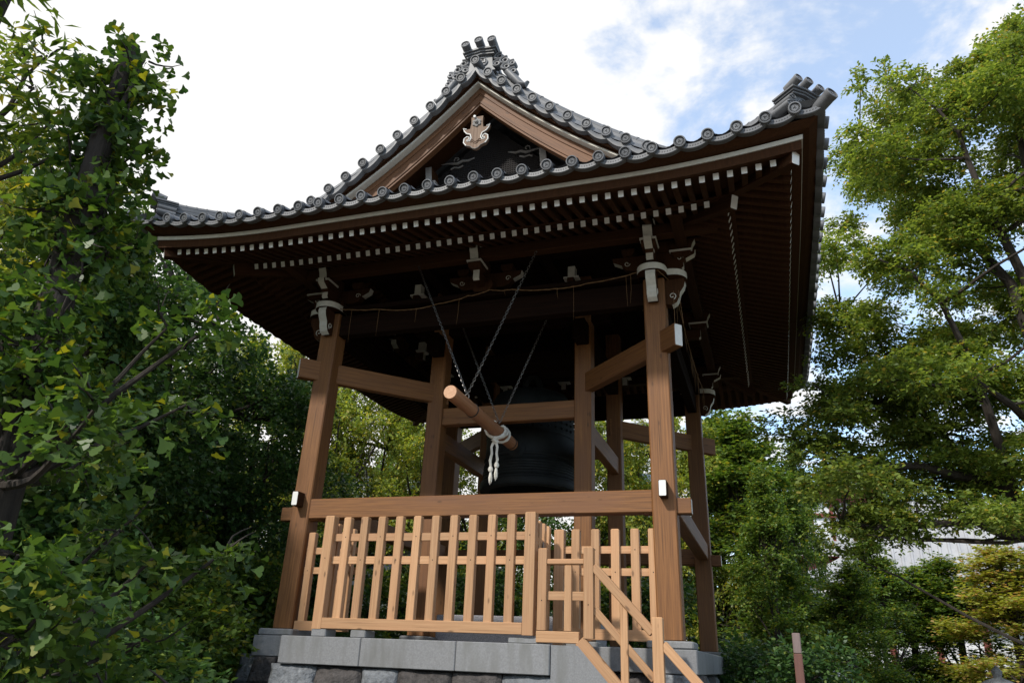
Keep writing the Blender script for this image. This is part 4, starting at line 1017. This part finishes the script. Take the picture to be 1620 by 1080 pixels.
# --- big zelkova on the right, limbs shaped after the photograph
def zelkova():
    D0 = 12.0
    def P(dx, dy, dz, d): return np.array([CAM.x + dx * d, CAM.y + dy * d, CAM.z + dz * d])
    base = np.array([CAM.x + .325 * D0, CAM.y + .945 * D0, GZ])
    def px(x, y, d):
        v = fw * 1197.96 + rt * (x - 810) - upv * (y - 540); h = math.hypot(v.x, v.y); return np.array(CAM) + np.array(v) / h * d - base
    fork = px(1640, 850, 12.0)
    L = [
        ([px(1640, 850, 12), px(1580, 840, 11.8), px(1540, 823, 11.6), px(1446, 831, 11.3), px(1385, 836, 11.1), px(1330, 820, 11)], .085, .02),
        ([px(1640, 840, 12), px(1609, 791, 12), px(1577, 762, 12), px(1528, 730, 12.1), px(1467, 693, 12.3), px(1430, 640, 12.4), px(1400, 560, 12.5)], .12, .02),
        ([px(1577, 762, 12), px(1507, 750, 11.7), px(1454, 736, 11.4), px(1393, 738, 11.2), px(1360, 723, 11.1), px(1312, 727, 11), px(1279, 705, 10.9), px(1234, 685, 10.8)], .07, .012),
        ([px(1660, 620, 12), px(1600, 450, 12), px(1550, 395, 12.1), px(1495, 335, 12.3), px(1425, 290, 12.4), px(1380, 260, 12.5), px(1345, 245, 12.5)], .085, .012),
        ([px(1640, 480, 12), px(1585, 370, 11.6), px(1560, 325, 11.5), px(1530, 250, 11.4), px(1517, 210, 11.3), px(1485, 175, 11.2), px(1440, 140, 11.2)], .07, .01),
        ([px(1609, 791, 12), px(1560, 640, 11.5), px(1530, 560, 11.2), px(1490, 480, 11.0), px(1440, 430, 10.9), px(1390, 410, 10.8)], .07, .012),
        ([px(1528, 730, 12.1), px(1450, 640, 12.6), px(1380, 570, 12.9), px(1330, 500, 13.0), px(1310, 420, 13.1)], .055, .01),
        ([px(1660, 400, 12), px(1620, 250, 12.3), px(1600, 150, 12.5), px(1580, 90, 12.6)], .07, .01),
        ([px(1660, 700, 12), px(1600, 640, 11), px(1540, 600, 10.6), px(1480, 610, 10.4), px(1420, 600, 10.3)], .06, .01),
        ([px(1445, 600, 12.5), px(1390, 640, 12), px(1330, 640, 11.8), px(1290, 610, 11.6)], .04, .01),
    ]
    trunk = [(0, 0, 0), tuple(fork * .5 + np.array([.02, .05, 0])), tuple(fork), tuple(px(1665, 640, 12)), tuple(px(1670, 430, 12)), tuple(px(1655, 250, 12.2)), tuple(px(1640, 90, 12.3))]
    rnd = random.Random(8); cl = []
    def edge_x(y):      # left outline of the crown in the photograph, used as real width of the crown at that height
        pts = [(60, 1560), (110, 1400), (200, 1325), (260, 1312), (450, 1295), (620, 1285), (700, 1270), (740, 1300), (860, 1330)]
        for (y0, x0), (y1, x1) in zip(pts, pts[1:]):
            if y <= y1: return x0 + (x1 - x0) * (y - y0) / (y1 - y0)
        return 1340
    while len(cl) < 175:
        y = rnd.uniform(60, 830); x = rnd.uniform(1275, 1800); d = 12.5 + rnd.gauss(0, 1.0)
        if x < edge_x(y) + 16: continue
        if y > 730 and x < 1330: continue
        p = px(x, y, d); s = rnd.uniform(.26, .52); cl.append((tuple(p), (s, s, s * .42), s * s))
    for L_, r0, r1 in L:
        for q in L_[2:]:
            s = rnd.uniform(.28, .42); cl.append((tuple(q + np.array([rnd.uniform(-.2, .2), rnd.uniform(-.2, .2), .1])), (s, s, s * .5), s * s * .7))
    for i in range(15):
        x = rnd.uniform(1290, 1610); y = rnd.uniform(765, 865); q = rnd.uniform(.16, .26)
        cl.append((tuple(px(x, y, 11.3 + rnd.gauss(0, .35))), (q * 1.3, q * 1.3, q * .6), q * q * 1.2))
    for x, y in ((1400, 120), (1455, 130), (1360, 130), (1600, 60), (1560, 95), (1615, 40)):
        cl.append((tuple(px(x, y, 12)), (.14, .14, .40), .05))
    tree('zelkova_tree', 'big spreading zelkova with arching dark limbs and fine yellow-green leaves on the right', 'tree', tuple(base), 33, trunk, cl, 'leaf_zelkova', 'oval', .068, 23000, 13, .45, .34, limbs=[([tuple(p) for p in l], a, b) for l, a, b in L], tr=.20, limb_r=.022, twigs=700, spread=.55)
zelkova()

# --- woods behind: four kinds built once, then copied
def proto_dark(): return tree('evergreen_tree', '', 'tree', at(az(-45), 17), 41, [(0, 0, 0), (.05, 0, 2.2), (0, .05, 4.5), (0, 0, 7.4)], crown_clumps(41, 2.0, 8.6, 2.7, 80, 'round', .25), 'leaf_dark', 'diamond', .112, 6200, 10, .3, .5, tr=.20, limb_r=.05, twigs=120, group='trees behind the bell tower')
def proto_mid(): return tree('broadleaf_tree', '', 'tree', at(az(-30), 20), 42, [(0, 0, 0), (.1, 0, 1.6), (0, .1, 3.4), (0, 0, 5.4)], crown_clumps(42, 1.2, 6.4, 2.1, 62, 'round', .23), 'leaf_mid', 'diamond', .095, 3000, 10, .35, .45, tr=.13, limb_r=.04, twigs=120, group='trees behind the bell tower')
def proto_gink(): return tree('young_ginkgo', '', 'tree', at(az(-1.5), 17), 43, [(0, 0, 0), (.03, 0, 2.0), (0, .05, 4.0), (0, 0, 6.4)], crown_clumps(43, 1.2, 7.0, 1.45, 66, 'cone', .27), 'leaf_bright', 'diamond', .085, 3200, 10, .3, .38, tr=.10, limb_r=.03, twigs=160, group='young ginkgos right of the bell tower')
def proto_bush(): return tree('shrub', '', 'shrub', at(az(-48), 9), 44, [(0, 0, 0), (.05, 0, .5), (0, .05, 1.0), (0, 0, 1.5)], crown_clumps(44, .25, 1.85, 1.15, 36, 'full', .36), 'leaf_dark', 'oval', .085, 1900, 9, .2, .26, tr=.05, limb_r=.018, twigs=120, group='shrubs round the stone platform')
KIND = {'dark': proto_dark(), 'mid': proto_mid(), 'gink': proto_gink(), 'bush': proto_bush()}
used = set()
def place(kind, deg, dist, sc, label, leaf=None):
    src = KIND[kind]; rr = random.Random(int(deg * 77 + dist * 13)).uniform(0, 6.28)
    s = sc if isinstance(sc, tuple) else (sc, sc)
    if kind not in used:
        used.add(kind); o = src; o.matrix_basis = T(*at(az(deg), dist)) @ RZ(rr) @ Matrix.Diagonal((s[0], s[0], s[1], 1)); o['label'] = label
    else: o = copy_tree(src, at(az(deg), dist), rr, s, label)
    if leaf:
        for ch in o.children:
            if ch.name.startswith('crown'):
                ch.data = ch.data.copy(); ch.data.materials[0] = M[leaf]
    return o
WOODS = [
    ('dark', -44.8, 16.5, (1.05, 1.16), 'tall dark evergreen rising behind the left eave tip'),
    ('dark', -37.8, 17.5, (.85, .86), 'dark evergreen with a bare trunk left of the left front post'),
    ('dark', -53, 13, (.9, .95), 'dark evergreen behind the near ginkgo'),
    ('mid', -60.5, 11, (.75, 1.42), 'tall yellow-green tree in the top left corner behind the ginkgo', 'leaf_bright'),
    ('gink', -48.8, 13, (.75, 1.22), 'slender tree with loose twigs just left of the left eave tip', 'leaf_mid'),
    ('mid', -40, 26, (1.2, 1.75), 'bright broadleaf tree behind the dark evergreens on the left', 'leaf_bright'),
    ('mid', -35.2, 27.5, (1.25, 1.97), 'bright leafy tree just right of the left front post', 'leaf_bright'),
    ('mid', -31.8, 27.5, (1.18, 1.82), 'leafy tree seen between the left front post and the inner posts'),
    ('mid', -28.4, 27.5, (1.07, 1.59), 'low broadleaf tree before the grey roofed house'),
    ('mid', -24.8, 27.5, (1.12, 1.68), 'broadleaf tree beside the left inner post', 'leaf_bright'),
    ('mid', -21, 27.5, (1.26, 1.44), 'broadleaf tree seen below the striking log'),
    ('mid', -16, 27.5, (1.27, 1.38), 'dark broadleaf tree directly behind the bell', 'leaf_dark'),
    ('mid', -11.3, 27.5, (1.11, 1.52), 'broadleaf tree behind the right inner post'),
    ('mid', -7.9, 27.5, (1.05, 1.59), 'broadleaf tree between the right inner and right front posts', 'leaf_bright'),
    ('mid', -4.0, 27.5, (1.02, 1.47), 'green broadleaf tree behind the rear right post'),
    ('gink', -1.2, 27.0, (2.09, 1.44), 'green ginkgo just right of the rear right post', 'leaf_mid'),
    ('gink', 1.2, 27.0, (1.0, 1.16), 'dense ginkgo behind the wooden marker post', 'leaf_mid'),
    ('gink', 4.6, 20.0, (.9, 0.58), 'small ginkgo with a straight dark trunk before the pagoda', 'leaf_mid'),
    ('gink', 8.2, 26.0, (1.5, 0.66), 'pale yellow-green ginkgo left of the turning tree', None),
    ('gink', 13.6, 24.0, (1.6, 0.70), 'orange-yellow turning tree in the bottom right corner', 'leaf_autumn'),
    ('gink', 10.6, 27, (1.6, 0.72), 'yellow-green ginkgo before the big temple roof', None),
    ('gink', 17, 26.0, (1.5, 0.85), 'pale ginkgo at the right edge below the zelkova', None),
    ('bush', -51, 7.0, (1.0, .85), 'dark shrub at the bottom left corner'),
    ('bush', -45.5, 8.8, (1.1, 1.0), 'dark shrub left of the rubble base'),
    ('bush', -40.5, 12.5, (1.25, 1.35), 'rounded shrub beside the left corner of the platform', 'leaf_mid'),
    ('bush', -43, 15.0, (1.5, 1.9), 'taller lit shrub behind the left platform corner', 'leaf_mid'),
    ('bush', -48.5, 11.5, (1.5, 1.6), 'broad dark shrub under the evergreens'),
    ('bush', -36.2, 15.5, (1.2, 1.6), 'shrub behind the left front post', 'leaf_mid'),
    ('bush', -31.5, 17, (1.5, 1.7), 'shrub behind the narrow left fence', 'leaf_dark'),
    ('bush', -26, 18, (1.5, 1.7), 'shrub behind the left half of the landing fence', 'leaf_mid'),
    ('bush', -20.5, 18.5, (1.5, 1.7), 'shrub behind the middle of the landing fence'),
    ('bush', -14, 18, (1.5, 1.7), 'shrub behind the right end of the landing fence', 'leaf_mid'),
    ('bush', -8.5, 17.5, (1.5, 1.7), 'shrub behind the fence left of the right front post'),
    ('bush', 1.6, 11.5, (.95, 1.0), 'dark clipped shrub beside the wooden marker post'),
    ('bush', -1.8, 14, (1.0, 1.0), 'dark shrub behind the right platform corner'),
    ('bush', 6.0, 13.5, (1.0, .7), 'low shrub under the small ginkgo', 'leaf_mid'),
    ('gink', 2.2, 30, (.85, 1.42), 'tall ginkgo under the right eave corner', 'leaf_mid'),
    ('gink', 0.0, 24, (1.0, 1.05), 'leafy ginkgo beside the tall one under the eave corner', None),
    ('gink', 6.3, 24, (1.0, .76), 'slim ginkgo between the pagoda and the temple roof', None),
    ('gink', -3.2, 33, (1.9, 1.75), 'tall far ginkgo behind the rear right post', None),
    ('mid', -26.8, 34, (1.0, 1.75), 'far tree with sky showing through between the left posts', 'leaf_mid'),
    ('gink', -9.8, 30, (1.3, 1.5), 'slender ginkgo before the white building', None),
]
for w_ in WOODS: place(*w_)
# branch with pointed leaves reaching in at the top left: a tree standing left of the view
def corner_tree():
    b = at((-.87, .49), 5.2); rnd = random.Random(9); cl = []
    for i in range(26):
        cl.append(((rnd.uniform(-.9, .25), rnd.uniform(-.6, .6), rnd.uniform(4.6, 6.4)), (.25, .25, .2), .06))
    tree('overhanging_tree', 'tree with long pointed leaves hanging into the top left corner', 'tree', b, 51, [(-.5, 0, 0), (-.5, 0, 2.2), (-.35, 0, 4.0), (-.1, 0, 6.0)], cl, 'leaf_mid', 'lance', .14, 420, 8, .5, .34, tr=.14, limb_r=.03, twigs=120)
corner_tree()

# ------------------------------------------------------------------ distant buildings
def house(name, label, loc, rz, w, d, h, wall, roofm, roof_h, win_rows, win_cols, flat=False):
    r = thing(name, loc, label, 'building', None, rz); mw = T(*loc) @ RZ(rz)
    b = MB(); b.box((-w / 2, -d / 2, 0), (w / 2, d / 2, h), wall); b.build('wall', r, mw)
    q = MB()
    if flat: q.box((-w / 2 - .2, -d / 2 - .2, h + .003), (w / 2 + .2, d / 2 + .2, h + .35), roofm)
    else: q.extrude([(-w / 2 - .5, h - .1), (0, h + roof_h), (w / 2 + .5, h - .1), (w / 2 + .5, h + .1), (0, h + roof_h + .25), (-w / 2 - .5, h + .1)], -d / 2 - .4, d / 2 + .4, roofm, Matrix(((1, 0, 0, 0), (0, 0, 1, 0), (0, 1, 0, 0), (0, 0, 0, 1))))
    q.build('roof', r, mw)
    for i in range(win_rows):
        for j in range(win_cols):
            x = -w / 2 + w * (j + .5) / win_cols; z = h * (i + .45) / win_rows
            f = MB(); f.box((x - .55, -d / 2 - .06, z - .1), (x + .55, -d / 2 - .003, z + 1.2), 'white'); fo = f.build('window', r, mw)
            g = MB(); g.box((x - .45, -d / 2 - .075, z), (x + .45, -d / 2 - .062, z + 1.1), 'glass'); g.build('pane', fo, mw)
    return r
p = at(az(-28.5), 40); house('town_house', 'bluish white town house with windows seen between the left posts', p, .45, 6, 6, 9.6, 'plaster', 'tile_dark', 0, 4, 3, True)
p = at(az(-26.0), 30); house('roofed_house', 'low house with a grey tiled gable roof behind the left inner post', p, .9, 6, 6, 3.6, 'plaster', 'tile', 1.8, 1, 3)
p = at(az(-33.5), 42); house('orange_roofed_house', 'house with an orange tiled roof glimpsed past the left front post', p, .3, 5, 7, 7.6, 'plaster', 'orange_tile', 1.2, 2, 3)
p = at(az(-9.6), 50); house('white_building', 'white building with windows glimpsed beside the right front post', p, .1, 4.2, 5, 15.6, 'plaster', 'tile', 0, 6, 2, True)
p = at(az(-2.2), 40); house('grey_roofed_house', 'low pale house behind the rear right post', p, .2, 7, 6, 4.2, 'plaster', 'far_tile', 2.0, 1, 3)
def temple_roof(b, w, d, z0, z1, flare, mat, mx, top=.25):
    """hipped roof with upturned corners"""
    rows = []
    for j in range(9):
        s = j / 8; k = 1 - s * (1 - top); z = z0 + (z1 - z0) * (.35 * s + .65 * s * s)
        ring = []
        for side in range(4):
            for i in range(10):
                t = -1 + 2 * i / 10; u = flare * (1 - s) ** 2 * abs(t) ** 3
                ring.append({0: (t * w / 2 * k, -d / 2 * k, z + u), 1: (w / 2 * k, t * d / 2 * k, z + u), 2: (-t * w / 2 * k, d / 2 * k, z + u), 3: (-w / 2 * k, -t * d / 2 * k, z + u)}[side])
        rows.append(ring)
    b.grid(rows, mat, mx, True)
    if mat == 'far_tile':                       # rows of round tiles running down each slope
        for side in range(4):
            L_ = w if side % 2 == 0 else d; n = int(L_ / .42)
            for q in range(1, n):
                t0 = -1 + 2 * q / n; pts = []
                for j in range(9):
                    s = j / 8; k = 1 - s * (1 - top)
                    if abs(t0) > k: break
                    t = t0 / k; z = z0 + (z1 - z0) * (.35 * s + .65 * s * s) + flare * (1 - s) ** 2 * abs(t) ** 3
                    pts.append({0: (t * w / 2 * k, -d / 2 * k, z), 1: (w / 2 * k, t * d / 2 * k, z), 2: (-t * w / 2 * k, d / 2 * k, z), 3: (-w / 2 * k, -t * d / 2 * k, z)}[side])
                if len(pts) > 1: b.tube(pts, .085, mat, 5, mx)
def pagoda():
    loc = at(az(4.2), 62); r = thing('pagoda', loc, 'red and white pagoda with grey roofs and a golden spire behind the trees', 'pagoda'); mw = T(*loc) @ RZ(.25)
    z = 0; w = 7.6
    for i in range(3):
        b = MB(); b.box((-w * .33, -w * .33, z), (w * .33, w * .33, z + 4.3), 'plaster')
        for x in (-.33, -.11, .11, .33): b.box((w * x - .12, -w * .33 - .06, z), (w * x + .12, -w * .33 - .003, z + 4.3), 'red'); b.box((-w * .33 - .06, w * x - .12, z), (-w * .33 - .003, w * x + .12, z + 4.3), 'red')
        b.box((-w * .36, -w * .36, z + 2.5), (w * .36, w * .36, z + 2.75), 'red'); b.box((-w * .37, -w * .37, z + 3.6), (w * .37, w * .37, z + 4.25), 'red'); b.build('storey', r, mw)
        q = MB(); temple_roof(q, w * 1.0, w * 1.0, z + 4.5, z + 6.0, .45, 'far_tile', None, .55 if i < 2 else .05); temple_roof(q, w * .99, w * .99, z + 4.3, z + 4.7, .45, 'red', None, .6)
        for t in range(-14, 15):
            for (x, y) in ((t * w * .033, -w * .485), (-w * .485, t * w * .033)): q.box((x - .05, y - .05, z + 4.38), (x + .05, y + .05, z + 4.46), 'white')
        q.build('roof', r, mw); z += 4.75; w *= .93
    s = MB(); s.lathe([(.35, z + .95), (.35, z + 1.15), (.12, z + 1.25), (.09, z + 3.9), (.0001, z + 4.1)], 'gold', 12)
    for k in range(7): s.lathe([(.1, z + 1.5 + k * .3), (.36 - .025 * k, z + 1.53 + k * .3), (.36 - .025 * k, z + 1.60 + k * .3), (.1, z + 1.62 + k * .3)], 'gold', 14)
    s.build('spire', r, mw, smooth=True)
pagoda()
def hall():
    loc = at(az(11.8), 48); r = thing('temple_hall', loc, 'large temple hall with a broad pale grey tiled roof beyond the right trees', 'temple hall'); mw = T(*loc) @ RZ(-.15)
    b = MB(); b.box((-6, -4, 0), (6, 4, 5.2), 'plaster')
    for i in range(7): b.box((-6 + 2 * i - .15, -4.07, 0), (-6 + 2 * i + .15, -4.003, 5.2), 'red')
    b.box((-6.2, -4.2, 4.6), (6.2, 4.2, 5.0), 'red'); b.build('wall', r, mw)
    q = MB(); temple_roof(q, 17, 12.5, 5.5, 10.2, .7, 'far_tile', None, .35); temple_roof(q, 16.8, 12.3, 5.2, 5.9, .7, 'red', None, .7)
    for t in range(-40, 41): q.box((t * .2 - .05, -6.18, 5.30), (t * .2 + .05, -6.10, 5.40), 'white')
    q.build('roof', r, mw)
    g = MB(); g.box((-3.2, -.25, 10.0), (3.2, .25, 10.7), 'tile'); g.build('ridge', r, mw)
hall()
def marker():
    loc = at(az(1.1), 9.0); r = thing('marker_post', loc, 'square wooden marker post with a pale upper face among the dark shrubs', 'post')
    beam('shaft', (loc[0], loc[1], GZ), (loc[0], loc[1], -.10), .085, .085, 'signwood', r, up=(0, 1, 0)); beam('name_board', (loc[0], loc[1], -.098), (loc[0], loc[1], .10), .08, .08, 'signtop', r, up=(0, 1, 0))
marker()
def lantern():
    loc = at(az(12.3), 13.0); r = thing('stone_lantern', loc, 'small grey stone lantern at the bottom right corner', 'lantern'); m = T(*loc)
    b = MB(); b.lathe([(.26, 0), (.26, .12), (.12, .2), (.10, 1.0), (.2, 1.12), (.22, 1.2), (.0001, 1.2)], 'stone', 12); b.build('pillar', r, m)
    c = MB(); c.box((-.15, -.15, 1.202), (.15, .15, 1.45), 'stone'); c.build('light_box', r, m)
    d = MB(); d.lathe([(.0001, 1.452), (.34, 1.452), (.36, 1.50), (.16, 1.62), (.05, 1.66), (.07, 1.74), (.0001, 1.82)], 'rock_grey', 6); d.build('cap', r, m)
lantern()
